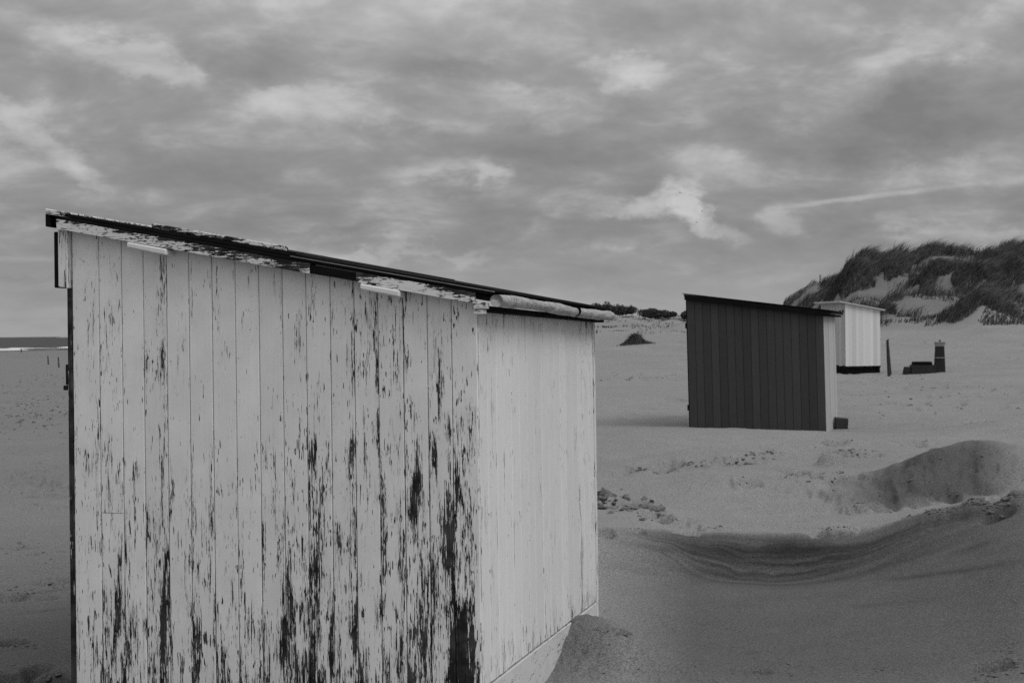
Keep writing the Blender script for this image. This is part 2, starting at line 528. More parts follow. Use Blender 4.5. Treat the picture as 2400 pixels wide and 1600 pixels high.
GAP = farz([-1.40, -1.30, -1.15, -1.05, -0.85, -0.45, 0.75, 1.75, -1.0, -3.0, -4.0, -5.0])
COLS = [
    (-5200, left_col(0, 420)), (-700, left_col(0, 560)), (80, left_col(0, 640)), (500, left_col(0, 760)),
    (900, [(a, b * 0.5 + c * 0.5) for (a, b), (_, c) in zip(left_col(0, 850), right_col(1400, -1.80, (10.3, -1.80), 1232, 11.2, (12.6, -1.62), (15.0, -1.50), 1004, GAP))]),
    (1400, right_col(1400, -1.82, (10.3, -1.80), 1232, 11.2, (12.6, -1.60), (15.0, Z(1400, 1112, 15.0)), 1004, GAP)),
    (1550, right_col(1550, -1.84, (10.5, -1.86), 1237, 11.3, (12.6, -1.62), (15.0, Z(1550, 1098, 15.0)), 1004, GAP)),
    (1700, right_col(1700, -1.85, (10.7, -1.89), 1242, 11.3, (12.6, -1.63), (15.0, Z(1700, 1086, 15.0)), 1005,
                     farz([-1.42, -1.35, -1.2, -1.1, -0.9, -0.5, 1.2, 1.5, -1.0, -3, -4, -5]))),
    (1830, right_col(1830, -1.85, (10.6, -1.88), 1242, 11.2, (12.6, -1.62), (14.8, Z(1830, 1092, 14.8)), 1007,
                     farz([-1.42, -1.35, -1.15, -1.0, -0.6, 0.0, 1.5, 1.4, -1.0, -3, -4, -5]))),
    (1920, right_col(1920, -1.84, (10.4, -1.85), 1240, 11.1, (12.5, -1.60), (14.6, Z(1920, 1102, 14.6)), 1010,
                     farz([-1.46, -1.48, -1.12, -0.8, 0.0, 1.2, 3.7, 2.8, -1.0, -3, -4, -5]))),
    (2010, right_col(2010, -1.82, (10.1, -1.80), 1234, 11.0, (12.4, -1.58), (14.4, Z(2010, 1108, 14.4)), 1012,
                     farz([-1.46, -1.50, -1.05, -0.5, 1.0, 4.0, 3.4, 3.0, 0, -2, -4, -5]))),
    (2100, right_col(2100, -1.80, (9.8, -1.73), 1222, 10.8, (12.3, -1.56), (14.2, Z(2100, 1100, 14.2)), 1012,
                     farz([-1.46, -1.50, -1.0, -0.30, 1.2, 4.5, 4.0, 3.0, 0, -2, -4, -5]))),
    (2250, right_col(2250, -1.76, (9.3, -1.60), 1184, 10.5, (12.2, -1.53), (14.0, Z(2250, 1082, 14.0)), 1004,
                     farz([-1.40, -1.38, -0.92, -0.25, 1.5, 5.5, 5.0, 3.5, 0, -2, -4, -5]))),
    (2400, right_col(2400, -1.70, (8.8, -1.48), 1153, 10.2, (12.0, -1.48), (14.0, Z(2400, 1092, 14.0)), 992,
                     farz([-1.36, -1.36, -0.88, -0.2, 1.9, 5.5, 5.0, 4.0, 0, -2, -4, -5]))),
    (2800, right_col(2800, -1.62, (8.4, -1.35), 1120, 9.8, (12.0, -1.42), (14.0, -1.30), 985,
                     farz([-1.3, -1.3, -0.8, 0.0, 2.2, 5.6, 5.2, 4.4, 1, -1, -3, -4]))),
    (6500, right_col(2800, -1.62, (8.4, -1.40), 1150, 9.8, (12.0, -1.42), (14.0, -1.30), 985,
                     farz([-1.2, -1.1, -0.5, 0.4, 2.6, 5.4, 5.2, 4.4, 2, 1, 0, -1]))),
]


def pchip(x, y, xq):
    h = np.diff(x); dl = np.diff(y) / h
    d = np.zeros_like(y)
    for k in range(1, len(y) - 1):
        if dl[k - 1] * dl[k] > 0:
            w1 = 2 * h[k] + h[k - 1]; w2 = h[k] + 2 * h[k - 1]
            d[k] = (w1 + w2) / (w1 / dl[k - 1] + w2 / dl[k])
    d[0] = dl[0]; d[-1] = dl[-1]
    i = np.clip(np.searchsorted(x, xq) - 1, 0, len(x) - 2)
    tt = (xq - x[i]) / h[i]
    return ((2 * tt**3 - 3 * tt**2 + 1) * y[i] + (tt**3 - 2 * tt**2 + tt) * h[i] * d[i]
            + (-2 * tt**3 + 3 * tt**2) * y[i + 1] + (tt**3 - tt**2) * h[i] * d[i + 1])


KN = min(len(c[1]) for c in COLS)
CU = np.array([c[0] for c in COLS], float)
CAZ = np.arctan((CU - 1200) / FPX)
KR = np.array([[k[0] for k in c[1][:KN]] for c in COLS], float)
KZ = np.array([[k[1] for k in c[1][:KN]] for c in COLS], float)
NAZ, NR = 1441, 1400
TAZ = np.linspace(-R(55), R(55), NAZ)
TLR = np.linspace(math.log(1.0), math.log(3000.0), NR)
TAB = np.zeros((NAZ, NR))
for i, a in enumerate(TAZ):
    kr = np.array([pchip(CAZ, KR[:, k], np.array([a]))[0] if CAZ[0] < a < CAZ[-1] else np.interp(a, CAZ, KR[:, k]) for k in range(KN)])
    kz = np.array([pchip(CAZ, KZ[:, k], np.array([a]))[0] if CAZ[0] < a < CAZ[-1] else np.interp(a, CAZ, KZ[:, k]) for k in range(KN)])
    kr = np.maximum.accumulate(kr + np.arange(KN) * 1e-4)
    lr = np.log(kr)
    TAB[i] = pchip(lr, kz, TLR)


def base_h(X, Y):
    r = np.maximum(np.hypot(X, Y), 1.0); a = np.arctan2(X, Y)
    # the depth axis of the table is the distance straight ahead
    dep = np.maximum(r * np.maximum(np.cos(a), 0.6), 1.0)
    ac = np.clip(a, TAZ[0], TAZ[-1])
    fi = (ac - TAZ[0]) / (TAZ[1] - TAZ[0]); fj = (np.log(dep) - TLR[0]) / (TLR[1] - TLR[0])
    i = np.clip(fi.astype(int), 0, NAZ - 2); j = np.clip(fj.astype(int), 0, NR - 2)
    fi = fi - i; fj = np.clip(fj - j, 0, 1)
    z = (TAB[i, j] * (1 - fi) + TAB[i + 1, j] * fi) * (1 - fj) + (TAB[i, j + 1] * (1 - fi) + TAB[i + 1, j + 1] * fi) * fj
    # behind the camera the two sides run into a flat beach
    back = np.clip((np.abs(a) - R(60)) / R(80), 0, 1); back = back * back * (3 - 2 * back)
    return z * (1 - back) + back * (-1.75 - 0.002 * np.minimum(r, 1500))


BUMPS = []      # (x, y, sx, sy, angle, height)  added hummocks
PITS = []       # (x, y, sx, sy, angle, depth)   footprints and scoops


def gauss(X, Y, lst, power=1.0):
    s = np.zeros_like(X)
    for (x, y, sx, sy, an, h) in lst:
        rad = 3.2 * max(sx, sy)
        k = np.nonzero((np.abs(X - x) < rad) & (np.abs(Y - y) < rad))
        if k[0].size == 0:
            continue
        dx_ = X[k] - x; dy_ = Y[k] - y
        c, s_ = math.cos(an), math.sin(an)
        u = (dx_ * c + dy_ * s_) / sx; v = (-dx_ * s_ + dy_ * c) / sy
        s[k] += h * np.exp(-0.5 * (u * u + v * v) ** power)
    return s


# hut frame (fitted to the photograph)
H1 = dict(p=(-0.1487, 6.2863, -1.5777 + CZ), yaw=-0.2784, tx=-0.0166, ty=-0.0081)
H1M = place(H1['p'], H1['yaw'], H1['tx'], H1['ty'])


def hutpt(x, y, z):
    q = H1M @ Vector((x, y, z)); return np.array(q)


def lump(X, Y):
    return fbm(X * .20, Y * .14, 3, 61, .55)


def ground(X, Y, fine=True):
    X = np.asarray(X, float); Y = np.asarray(Y, float)
    z = base_h(X, Y)
    r = np.hypot(X, Y)
    z = z + gauss(X, Y, BUMPS)
    far = np.clip((r - 25) / 60, 0, 1)
    z = z + 0.05 * fbm(X * 0.30, Y * 0.75, 3, 5) * np.clip((r - 11.5) / 4, 0, 1) * np.clip(X * 2, 0, 1)
    z = z + 0.035 * fbm(X * 0.55, Y * 0.55, 3, 3) * np.clip((r - 4) / 8, 0.2, 1) * (1 - 0.3 * far)
    dune = np.clip((r - 68) / 20, 0, 1) * np.clip((np.arctan2(X, Y) - 0.05) / 0.1, 0, 1) * (r < 400)
    z = z + dune * (0.6 * fbm(X * 0.10, Y * 0.10, 3, 11) + 0.3 * fbm(X * 0.45, Y * 0.45, 2, 17) + 1.5 * np.clip(lump(X, Y), -0.12, 0.5))
    if fine:
        z = z + 0.010 * fbm(X * 3.0, Y * 3.0, 3, 23) + 0.0035 * fbm(X * 14.0, Y * 14.0, 2, 29)
        hump = np.exp(-0.5 * (((X - 4.1) / 0.9) ** 2 + ((Y - 13.1) / 0.5) ** 2))
        z = z + hump * (0.07 * fbm(X * 4.0, Y * 4.0, 3, 37) + 0.025 * fbm(X * 12, Y * 12, 2, 39))
        pile = np.exp(-0.5 * (((X - 0.45) / 0.28) ** 2 + ((Y - 7.7) / 0.35) ** 2))
        z = z + pile * 0.03 * fbm(X * 20.0, Y * 20.0, 3, 43)
        rough = np.clip(gauss(X, Y, ROUGH), 0, 1)
        n_ = fbm(X * 6.0, Y * 3.5, 3, 47, .6)
        z = z + rough * (0.10 * np.where(n_ > 0, np.abs(n_) ** 0.5 * .30, n_ * 1.3) + 0.012 * fbm(X * 22, Y * 14, 2, 49))
        z = z - 2.6 * gauss(X, Y, PITS, 2.6)
    return z + CZ


def hit(px, py, y0=3.0, y1=400.0):
    """where the ray through a point of the photograph meets the ground"""
    d = ray(px, py)
    Ys = np.exp(np.linspace(math.log(y0), math.log(y1), int(650 * math.log(y1 / y0))))
    g = ground(d[0] * Ys, Ys, False)
    k = np.nonzero(d[2] * Ys + CZ <= g)[0]
    if len(k) == 0:
        return None
    Y = Ys[k[0]]
    return np.array([d[0] * Y, Y, float(ground(np.array([d[0] * Y]), np.array([Y]), False)[0])])


# drift of sand against the right side wall, apex near the far corner
q = hutpt(0.02, 1.80, 0)
BUMPS += [(q[0], q[1], 0.30, 0.25, -0.28, 0.17), (0.60, 7.72, 0.26, 0.40, 0.75, 0.07), (0.86, 7.25, 0.30, 0.45, 0.75, 0.05),
          (0.95, 8.9, 0.5, 0.5, 0, -0.05)]
# low swells and terraces of blown sand between the huts: (u0, row0, u1, row1, half width m, height m)
for (u0, w0, u1, w1, hw, hh_) in ((1470, 1098, 1860, 1056, .20, .10), (1860, 1050, 2190, 1030, .22, .09), (1560, 1140, 1760, 1128, .30, .08), (1400, 1068, 1700, 1052, .4, .04),
                                  (1980, 965, 2400, 940, .5, .12), (2060, 985, 2400, 1000, .3, .09), (1400, 945, 1600, 935, .6, .10), (1990, 910, 2400, 895, .8, .14), (1400, 900, 1600, 890, .8, .12)):
    pa, pb = hit(u0, w0, 5, 80), hit(u1, w1, 5, 80)
    if pa is None or pb is None:
        continue
    d_ = pb - pa
    BUMPS.append(((pa[0] + pb[0]) / 2, (pa[1] + pb[1]) / 2, max(.3, .42 * math.hypot(d_[0], d_[1])), hw, math.atan2(d_[1], d_[0]), hh_))
# hump of sand at the right
BUMPS += [(4.62, 13.75, 0.75, 0.42, 0.25, 0.20), (3.75, 13.2, 0.7, 0.35, 0.3, 0.07)]
# grass hummocks of the dune: (u, row, half width px, height m, label)
MOUNDS = [
    (2003, 668, 62, 1.5, 'largest dark marram mound on the left shoulder of the dune'),
    (2088, 648, 24, 0.7, 'small black marram clump alone on bare sand below the crest'),
    (2192, 655, 46, 1.1, 'rounded marram mound at mid-slope in the middle of the dune'),
    (2295, 668, 60, 1.5, 'broad dark marram mound high on the right of the dune'),
    (2300, 735, 78, 1.5, 'wide marram mound standing lowest on the dune, at its foot'),
    (2076, 730, 24, 0.6, 'small marram tuft on bare sand just right of the white hut roof'),
    (1948, 690, 36, 0.7, 'low marram patch on the left flank above the white hut'),
    (2385, 655, 40, 1.2, 'marram mound at the right edge of the picture'),
]
MPOS = []
for (u, row, hw, h, lab) in MOUNDS:
    q = hit(u, row + 12, 60, 140)
    if q is None:
        q = at(u, row, 100)
    s = hw * q[1] / FPX
    MPOS.append((q, s, h, lab))
for (q, s, h, lab) in MPOS:
    BUMPS.append((q[0], q[1] + 0.4 * s, s * 0.62, s * 0.7, 0, h * 0.75))

TUFT = hit(1490, 808, 40, 160)
BUMPS.append((TUFT[0], TUFT[1] + .1, .45, .45, 0, .14))

# footprints and scoops (u, row, half width px, depth m)
for (u, row, hw, dp, asp) in [(1445, 1470, 26, 0.05, 0.8), (1760, 1083, 26, 0.05, 1.2), (1862, 1102, 32, 0.07, 1.0), (1985, 1120, 34, 0.07, 1.0),
                         (1950, 1092, 30, -0.05, 1.0), (1960, 1064, 36, 0.04, 1.0), (2130, 1038, 34, 0.04, 1.0), (1475, 1180, 40, 0.06, 1.0),
                         (1530, 1208, 26, 0.04, 1.0), (1610, 1244, 30, 0.03, 0.6), (1415, 1246, 22, 0.05, 0.8), (1490, 1241, 20, 0.04, 0.6),
                         (1590, 1528, 16, 0.02, 0.7), (1750, 1526, 18, 0.02, 0.7), (1770, 1570, 30, 0.03, 1.0), (2340, 1205, 30, 0.05, 1.0),
                         (2330, 1560, 40, 0.04, 1.0), (1760, 1135, 24, 0.03, 1.0), (1440, 1110, 30, 0.02, 1), (1560, 1090, 40, 0.03, 1),
                         (20, 1285, 25, 0.03, 1), (60, 1300, 25, 0.03, 1), (130, 1362, 40, 0.04, 1), (20, 1400, 40, 0.03, 1), (110, 1400, 20, 0.03, 1),
                         (30, 1505, 30, 0.05, 1), (90, 1565, 30, 0.04, 1), (20, 1588, 50, 0.2, 1), (100, 1600, 80, 0.2, 1)]:
    q = hit(u, row)
    s = hw * q[1] / FPX
    PITS.append((q[0], q[1], s, s * asp, random.uniform(-0.4, 0.4), dp))
# broken and trampled sand: line in the photograph, spread, number and size of crumbs
CRUMBS = [
    (1480, 1106, 1830, 1062, 10, 4, 130, .008, .05),
    (1400, 1165, 1540, 1205, 12, 12, 150, .012, .07),
    (1540, 1205, 1600, 1230, 6, 4, 25, .008, .02),
    (1700, 1082, 1780, 1086, 15, 5, 40, .01, .05),
    (1840, 1110, 2000, 1118, 20, 7, 60, .01, .05),
    (1950, 1060, 2040, 1066, 20, 6, 60, .01, .05),
    (1930, 1036, 1990, 1036, 8, 2, 30, .01, .04),
    (2120, 1044, 2175, 1036, 6, 2, 25, .01, .05),
    (1730, 1130, 1790, 1140, 8, 5, 25, .01, .03),
    (1990, 1190, 2080, 1190, 15, 8, 50, .008, .03),
    (1920, 1242, 1990, 1236, 6, 2, 40, .008, .03),
    (1660, 1240, 1700, 1240, 6, 1.5, 18, .008, .02),
    (2120, 1222, 2290, 1180, 10, 3, 70, .008, .03),
    (2290, 1190, 2400, 1165, 12, 10, 60, .015, .06),
    (1640, 1550, 1820, 1580, 40, 10, 70, .003, .015),
    (2040, 1568, 2070, 1570, 15, 4, 16, .004, .014),
    (2290, 1590, 2400, 1545, 18, 12, 110, .004, .018),
    (2330, 1528, 2400, 1500, 10, 5, 20, .004, .012),
    (1430, 1480, 1460, 1475, 18, 8, 30, .006, .022),
    (1370, 1540, 1440, 1560, 40, 25, 120, .002, .007),
    (2000, 1402, 2050, 1402, 20, 2, 10, .003, .008),
    (0, 1285, 165, 1300, 30, 12, 40, .006, .025),
    (0, 1400, 165, 1365, 20, 10, 50, .006, .025),
    (0, 1500, 60, 1520, 15, 8, 30, .005, .02),
    (0, 1565, 160, 1580, 20, 8, 50, .004, .02),
    (0, 1100, 165, 1150, 40, 30, 40, .008, .03, .8),
    (0, 955, 165, 945, 40, 32, 420, .02, .07, .9),
    (60, 885, 165, 880, 20, 8, 90, .03, .10, .9),
    (2000, 1130, 2330, 1120, 60, 40, 90, .006, .03, .7),
    (1400, 880, 1600, 885, 40, 8, 40, .02, .06),
    (2000, 930, 2400, 920, 60, 25, 60, .02, .06),
    (2150, 1000, 2400, 985, 60, 3, 25, .008, .03),
    (1980, 885, 2120, 885, 40, 8, 20, .02, .06),
]
ROUGH = []
for a_ in CRUMBS:
    for k in range(5):
        f_ = (k + .5) / 5
        if a_[1] < 1030 or a_[1] > 1260:
            continue
        q = hit(a_[0] + (a_[2] - a_[0]) * f_, a_[1] + (a_[3] - a_[1]) * f_, 5, 60)
        if q is None:
            continue
        sx_ = (abs(a_[2] - a_[0]) / 10 + a_[4]) * q[1] / FPX
        ROUGH.append((q[0], q[1], max(.08, sx_ * 1.1), max(.10, sx_ * .9), 0, 1.0))

# trampled patches farther out
for (u0, u1, r0, r1, n, dp) in [(1400, 1620, 870, 890, 40, 0.03), (1420, 1600, 920, 1000, 14, 0.03), (2080, 2400, 900, 960, 30, 0.03), (2150, 2400, 800, 860, 40, 0.04),
                            (0, 165, 900, 1000, 120, 0.04), (0, 165, 1000, 1200, 60, 0.025), (1960, 2140, 870, 905, 14, 0.03), (60, 160, 860, 905, 50, 0.06)]:
    for k in range(n):
        q = hit(random.uniform(u0, u1), random.uniform(r0, r1), 6, 200)
        if q is not None:
            PITS.append((q[0], q[1], random.uniform(0.07, 0.13), random.uniform(0.09, 0.2), random.uniform(0, 3), dp * random.uniform(0.5, 1.4)))

# ground sheet: fine where the photograph looks, coarse elsewhere, out to the horizon
azs = np.concatenate([np.linspace(-math.pi, -R(25), 110, endpoint=False), np.linspace(-R(25), R(-13.5), 190, endpoint=False),
                      np.linspace(-R(13.5), R(1.5), 70, endpoint=False), np.linspace(R(1.5), R(22.5), 400, endpoint=False), np.linspace(R(22.5), math.pi, 110)])
rs = np.concatenate([np.array([0.4, 1.0, 1.8]), np.exp(np.linspace(math.log(2.6), math.log(6.0), 60, endpoint=False)),
                     np.exp(np.linspace(math.log(6.0), math.log(30), 400, endpoint=False)),
                     np.exp(np.linspace(math.log(30), math.log(240), 230, endpoint=False)),
                     np.exp(np.linspace(math.log(240), math.log(3000), 40))])
A, RR = np.meshgrid(azs, rs, indexing='ij')
GX = RR * np.sin(A); GY = RR * np.cos(A)
GZ = ground(GX, GY)
# keep the sheet out of the huts' floors is not needed: they stand on it
U = 1200 + FPX * np.tan(np.clip(A, -1.2, 1.2)); DEP = RR * np.cos(A)
# moist hollow and left beach; shade painted into hollow face, hump flank and dune
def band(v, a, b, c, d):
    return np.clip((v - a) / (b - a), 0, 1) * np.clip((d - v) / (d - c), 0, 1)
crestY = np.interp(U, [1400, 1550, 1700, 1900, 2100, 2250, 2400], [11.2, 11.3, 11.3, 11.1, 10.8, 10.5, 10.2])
damp_shade = 0.76 * band(DEP, 4.0, 7.6, 30, 31) * np.clip((U - 1390) / 230, 0, 1) * np.clip((crestY + 0.02 - DEP) / 0.10, 0, 1)  # moist sand plus painted shade on the hollow face, ending sharply at the crest
damp_shade = np.maximum(damp_shade, 0.5 * np.exp(-0.5 * (((GX - 0.35) / 0.25) ** 2 + ((GY - 7.75) / 0.45) ** 2)))  # drift by the hut wall in a darker sand tone
damp_shade = np.maximum(damp_shade, 0.46 * band(DEP, 74, 84, 160, 200) * (U > 1780))  # shade of the dune face painted in as darker sand
damp_shade = np.maximum(damp_shade, 0.9 * band(U, 1930, 2080, 2290, 2420) * band(DEP, 12.2, 12.6, 13.5, 14.2))  # moist sand plus painted shade on the hump's near left flank
damp_shade = np.maximum(damp_shade, 0.72 * np.clip((1000 - U) / 500, 0, 1) * band(DEP, 4.0, 6.0, 9.0, 17.0))
damp_shade = np.maximum(damp_shade, 0.30 * np.clip((1000 - U) / 500, 0, 1) * band(DEP, 10, 14, 300, 400))
damp_shade = np.maximum(damp_shade, 0.35 * np.clip((1000 - U) / 500, 0, 1) * band(DEP, 150, 330, 900, 1200))
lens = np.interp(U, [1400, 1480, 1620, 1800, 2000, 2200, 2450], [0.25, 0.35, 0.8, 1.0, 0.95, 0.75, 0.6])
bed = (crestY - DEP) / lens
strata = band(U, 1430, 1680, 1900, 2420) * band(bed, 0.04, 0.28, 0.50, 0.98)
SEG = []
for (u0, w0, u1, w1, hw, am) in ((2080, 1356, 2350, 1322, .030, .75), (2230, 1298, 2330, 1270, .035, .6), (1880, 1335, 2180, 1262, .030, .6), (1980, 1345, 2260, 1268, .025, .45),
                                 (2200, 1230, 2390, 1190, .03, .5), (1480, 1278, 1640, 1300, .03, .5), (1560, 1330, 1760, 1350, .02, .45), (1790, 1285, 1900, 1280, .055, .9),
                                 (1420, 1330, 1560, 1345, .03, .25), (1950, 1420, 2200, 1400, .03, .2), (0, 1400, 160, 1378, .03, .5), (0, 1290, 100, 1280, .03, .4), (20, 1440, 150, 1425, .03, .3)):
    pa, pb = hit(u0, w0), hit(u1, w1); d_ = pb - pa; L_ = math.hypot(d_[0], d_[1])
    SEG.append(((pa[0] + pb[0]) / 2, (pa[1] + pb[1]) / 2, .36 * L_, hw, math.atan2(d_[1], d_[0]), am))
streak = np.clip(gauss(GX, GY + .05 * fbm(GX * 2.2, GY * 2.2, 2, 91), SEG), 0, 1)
nA, nR = A.shape
idx = np.arange(nA * nR).reshape(nA, nR)
Q = np.stack([idx[:-1, :-1], idx[:-1, 1:], idx[1:, 1:], idx[1:, :-1]], -1).reshape(-1, 4)
V = np.stack([GX, GY, GZ], -1).reshape(-1, 3)
gm = mesh_np('ground', V, Q[:, ::-1], True, {'damp_shade': damp_shade, 'strata': strata, 'bed': bed, 'streak': streak})
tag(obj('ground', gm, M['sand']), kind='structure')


def gz(x, y):
    return float(ground(np.array([x]), np.array([y]))[0])


# ------------------------------------------------------------------ sea, surf, far land
sea = mesh('sea', [(-45000, 150, 0), (45000, 150, 0), (45000, 45000, 0), (-45000, 45000, 0)], [(0, 1, 2, 3)])
tag(obj('sea', sea, M['sea']), kind='structure')
SH0 = np.array([-229.0, 640.0]); SHD = np.array([0.69, 0.724]); SHN = np.array([-0.724, 0.69])


def surf(off, width, seed, name):
    n = 160; V = []; F = []
    for i in range(n):
        s = -420 + i * 6.0
        a = vnoise(np.array([s * 0.02]), np.array([0.5]), seed)[0]; b_ = vnoise(np.array([s * 0.09]), np.array([2.5]), seed)[0]
        c_ = SH0 + SHD * s + SHN * (off + 22 * a)
        wd = max(0.3, width * (0.55 + 1.3 * a + 1.1 * b_))
        hh = max(0.04, 1.5 * (0.45 + 1.5 * b_ + 0.7 * a))
        for k, (tt, z) in enumerate(((-1, 0.02), (-0.4, hh * 0.7), (0.1, hh), (0.6, hh * 0.4), (1, 0.02))):
            q = c_ + SHN * tt * wd
            V.append((q[0], q[1], z))
        if i:
            for k in range(4):
                o_ = (i - 1) * 5 + k
                F.append((o_, o_ + 1, o_ + 6, o_ + 5))
    me = mesh(name, V, F, True)
    return tag(obj('surf', me, M['foam']), kind='stuff')


surf(125, 34, 41, 'surf'); surf(40, 26, 57, 'surf')
# low headland on the far side of the water
V = []; F = []
for i in range(40):
    f = i / 39.0
    px_ = 128 + 700 * f
    hgt = 34 * min(1.0, (f * 9) ** 1.2) * (0.8 + 0.5 * vnoise(np.array([f * 9]), np.array([0.3]), 5)[0])
    c_ = at(px_, 788, 9000)
    for (dy_, hz) in ((-500, 0), (-200, 0.65), (0, 1), (300, 0.7), (700, 0)):
        V.append((c_[0] * (1 + dy_ / 9000), 9000 + dy_, -1 + hz * (hgt + 1)))
    if i:
        for k in range(4):
            o_ = (i - 1) * 5 + k
            F.append((o_, o_ + 5, o_ + 6, o_ + 1))
tag(obj('headland', mesh('headland', V, F, True), M['far']), kind='structure')

# ------------------------------------------------------------------ the white hut
hut = empty('beach_hut', H1M)
tag(hut, 'large weathered white plank hut with peeling paint in the foreground', 'beach hut', 'beach huts on the sand')
W_, D_ = 2.05, 2.3525
HL, HH, HE = 1.7125, 2.1103, 1.6708
SL = (HH - HL) / W_


def ztop(x):
    return HL - x * SL


seams = [167.8, 231.4, 284.7, 335.4, 389.7, 442.1, 496, 550.6, 606, 661, 716.4, 773, 828.8, 884.5, 943, 1000, 1056.8, 1116]
# seams as positions along the wall: intersect the rays at mid height with the wall plane
Hi = H1M.inverted()
o_ = Hi @ Vector((0, 0, CZ))
xs = []
for s in seams:
    d = Hi.to_3x3() @ Vector(ray(s + 2.0, 850)); xs.append((o_ + d * (-o_.y / d.y)).x)
xs[0] = -W_; xs[-1] = 0.0
ROWS = [560, 650, 750, 850, 950, 1050, 1150, 1250, 1350, 1450, 1540]
RZ = [2.11 - (r * 1.0204 - 541) / (1600 - 541) * 2.11 for r in ROWS]
WEAR = [[.5, 1, 1.5, 1.5, 1, 2.5, 1.5, 1.5, 1, 2, 3], [.5, .7, 1.5, 1.2, 1.5, 2, 1.5, 2, 1.5, 3, 5], [.4, .5, .5, 1, .7, .5, 1, 1.2, 1, 2, 4],
        [.8, 1.5, 1.5, 2, 1, 1.5, 1.2, 3, 4, 3.5, 4], [.4, .6, .6, .8, .7, .8, 1, 1.5, 1.5, 2, 3.5], [.4, .5, .6, .5, .5, .8, .7, 2.5, 2, 2, 3],
        [.4, .6, .6, .5, .4, .4, .5, 1.5, 1.2, 2, 3.5], [.4, .6, 1.2, .7, .5, .8, 1, 1, 1, 2, 3], [.4, .6, .6, .8, .8, 1.5, 1.2, 2, 2, 3, 4],
        [.5, .6, 1, 1, 2, 3.5, 3, 4.5, 4.5, 4, 5], [.6, 1, 1.2, 2, 4, 4.5, 5, 4, 5.5, 4.5, 5.5], [.8, 1.2, 2, 2, 2.5, 3, 3, 3, 4, 4, 4.5],
        [.6, 1, 1.5, 3, 2, 1.5, 1.2, 1, 2, 2.5, 3], [.8, 1, 1.5, 1.5, 2.5, 2.5, 2, 2, 2.5, 3, 4.5], [.8, 1.2, 1.5, 2, 1.5, 3, 2.5, 2.5, 4, 4, 5],
        [.8, 1, 1.5, 2.5, 2.5, 3.5, 3.5, 5.5, 5, 6, 6], [1, 2, 3, 3, 4.5, 4.0, 3.5, 4, 5.5, 7.8, 8.2]]


def plank_mesh(width, z0, ztl, ztr, thick, wearf, nseg=22, bev=0.0035):
    """a board in the xz plane, its face at y=0 towards -y; origin at its bottom centre; sloping top"""
    h = width / 2; xsn = [-h, -h + bev, -h * 0.45, h * 0.35, h - bev, h]
    ysn = [bev * 0.9, 0, 0, 0, 0, bev * 0.9]
    V = []; F = []; Wr = []
    nx = len(xsn)
    for j in range(nseg + 1):
        f = j / nseg
        for i in range(nx):
            zt = ztl + (ztr - ztl) * (xsn[i] + h) / width
            z = z0 + (zt - z0) * f
            V.append((xsn[i], ysn[i], z))
            Wr.append(zsc(wearf(xsn[i] / h, z)))
    for j in range(nseg):
        for i in range(nx - 1):
            a = j * nx + i
            F.append((a, a + 1, a + nx + 1, a + nx))
    # back and sides
    n0 = len(V)
    for (x, zt) in ((-h, ztl), (h, ztr)):
        for z in (z0, zt):
            V.append((x, thick, z)); Wr.append(zsc(0.3))
    bl, tl, br, tr = n0, n0 + 1, n0 + 2, n0 + 3
    F.append((bl, tl, tr, br))
    F.append(tuple([bl] + [j * nx for j in range(0, nseg + 1)] + [tl]))
    F.append(tuple([br, tr] + [j * nx + nx - 1 for j in range(nseg, -1, -1)]))
    F.append(tuple([tl] + [nseg * nx + i for i in range(nx)] + [tr]))
    F.append(tuple([bl, br] + [i for i in range(nx - 1, -1, -1)]))
    return mesh('plank', V, F, False, {'peel': Wr})


wall = obj('wall', hexa([(-W_ + .01, .03, -.16), (-W_ + .01, .06, -.16), (-W_ + .01, .06, ztop(-W_) + .0), (-W_ + .01, .03, ztop(-W_) + .0),
                         (-.022, .03, -.16), (-.022, .06, -.16), (-.022, .06, ztop(-.022)), (-.022, .03, ztop(-.022))], 0), M['inside'], hut)
wall['label'] = 'front wall of upright planks, paint flaking most at the bottom right'
TH = 0.02
for i in range(17):
    x0, x1 = xs[i] + 0.0016, xs[i + 1] - 0.0016
    xc = (x0 + x1) / 2; wd = x1 - x0
    prof = [q_ * (0.72 if i in (9, 10, 11) and k_ < 9 else 1.0) for k_, q_ in enumerate(WEAR[i])]; side_r = random.uniform(-0.35, 0.35)
    if i in (3, 9, 15, 16):
        side_r = 0.35
    if i in (10, 2):
        side_r = -0.4

    def wf(fx, z, prof=prof, sr=side_r, i=i):
        v = float(np.interp(-z, [-q for q in RZ], prof)) / 10.0
        v = v * (0.60 + 0.30 * min(1.0, max(0.0, (1.5 - z) / 1.1))) * (1 + sr * fx * 0.8)
        if abs(fx) > 0.9:
            v = v * 1.15 + 0.015
        if i == 16 and fx > 0.9:
            v *= 0.15
        return v
    zl, zr = ztop(x0), ztop(x1)
    yj = random.uniform(-0.0012, 0.0012)
    if i == 1:
        zj = 2.11 - (1225 - 541) / 1059 * 2.11
        obj('plank', plank_mesh(wd, -0.16, zj - 0.002, zj - 0.002, TH, wf), M['paint'], wall, (xc, yj, 0))
        obj('plank', plank_mesh(wd, zj, zl, zr, TH, wf), M['paint'], wall, (xc, yj - 0.0015, 0))
    else:
        obj('plank', plank_mesh(wd, -0.16, zl, zr, TH, wf), M['paint'], wall, (xc, yj, 0))

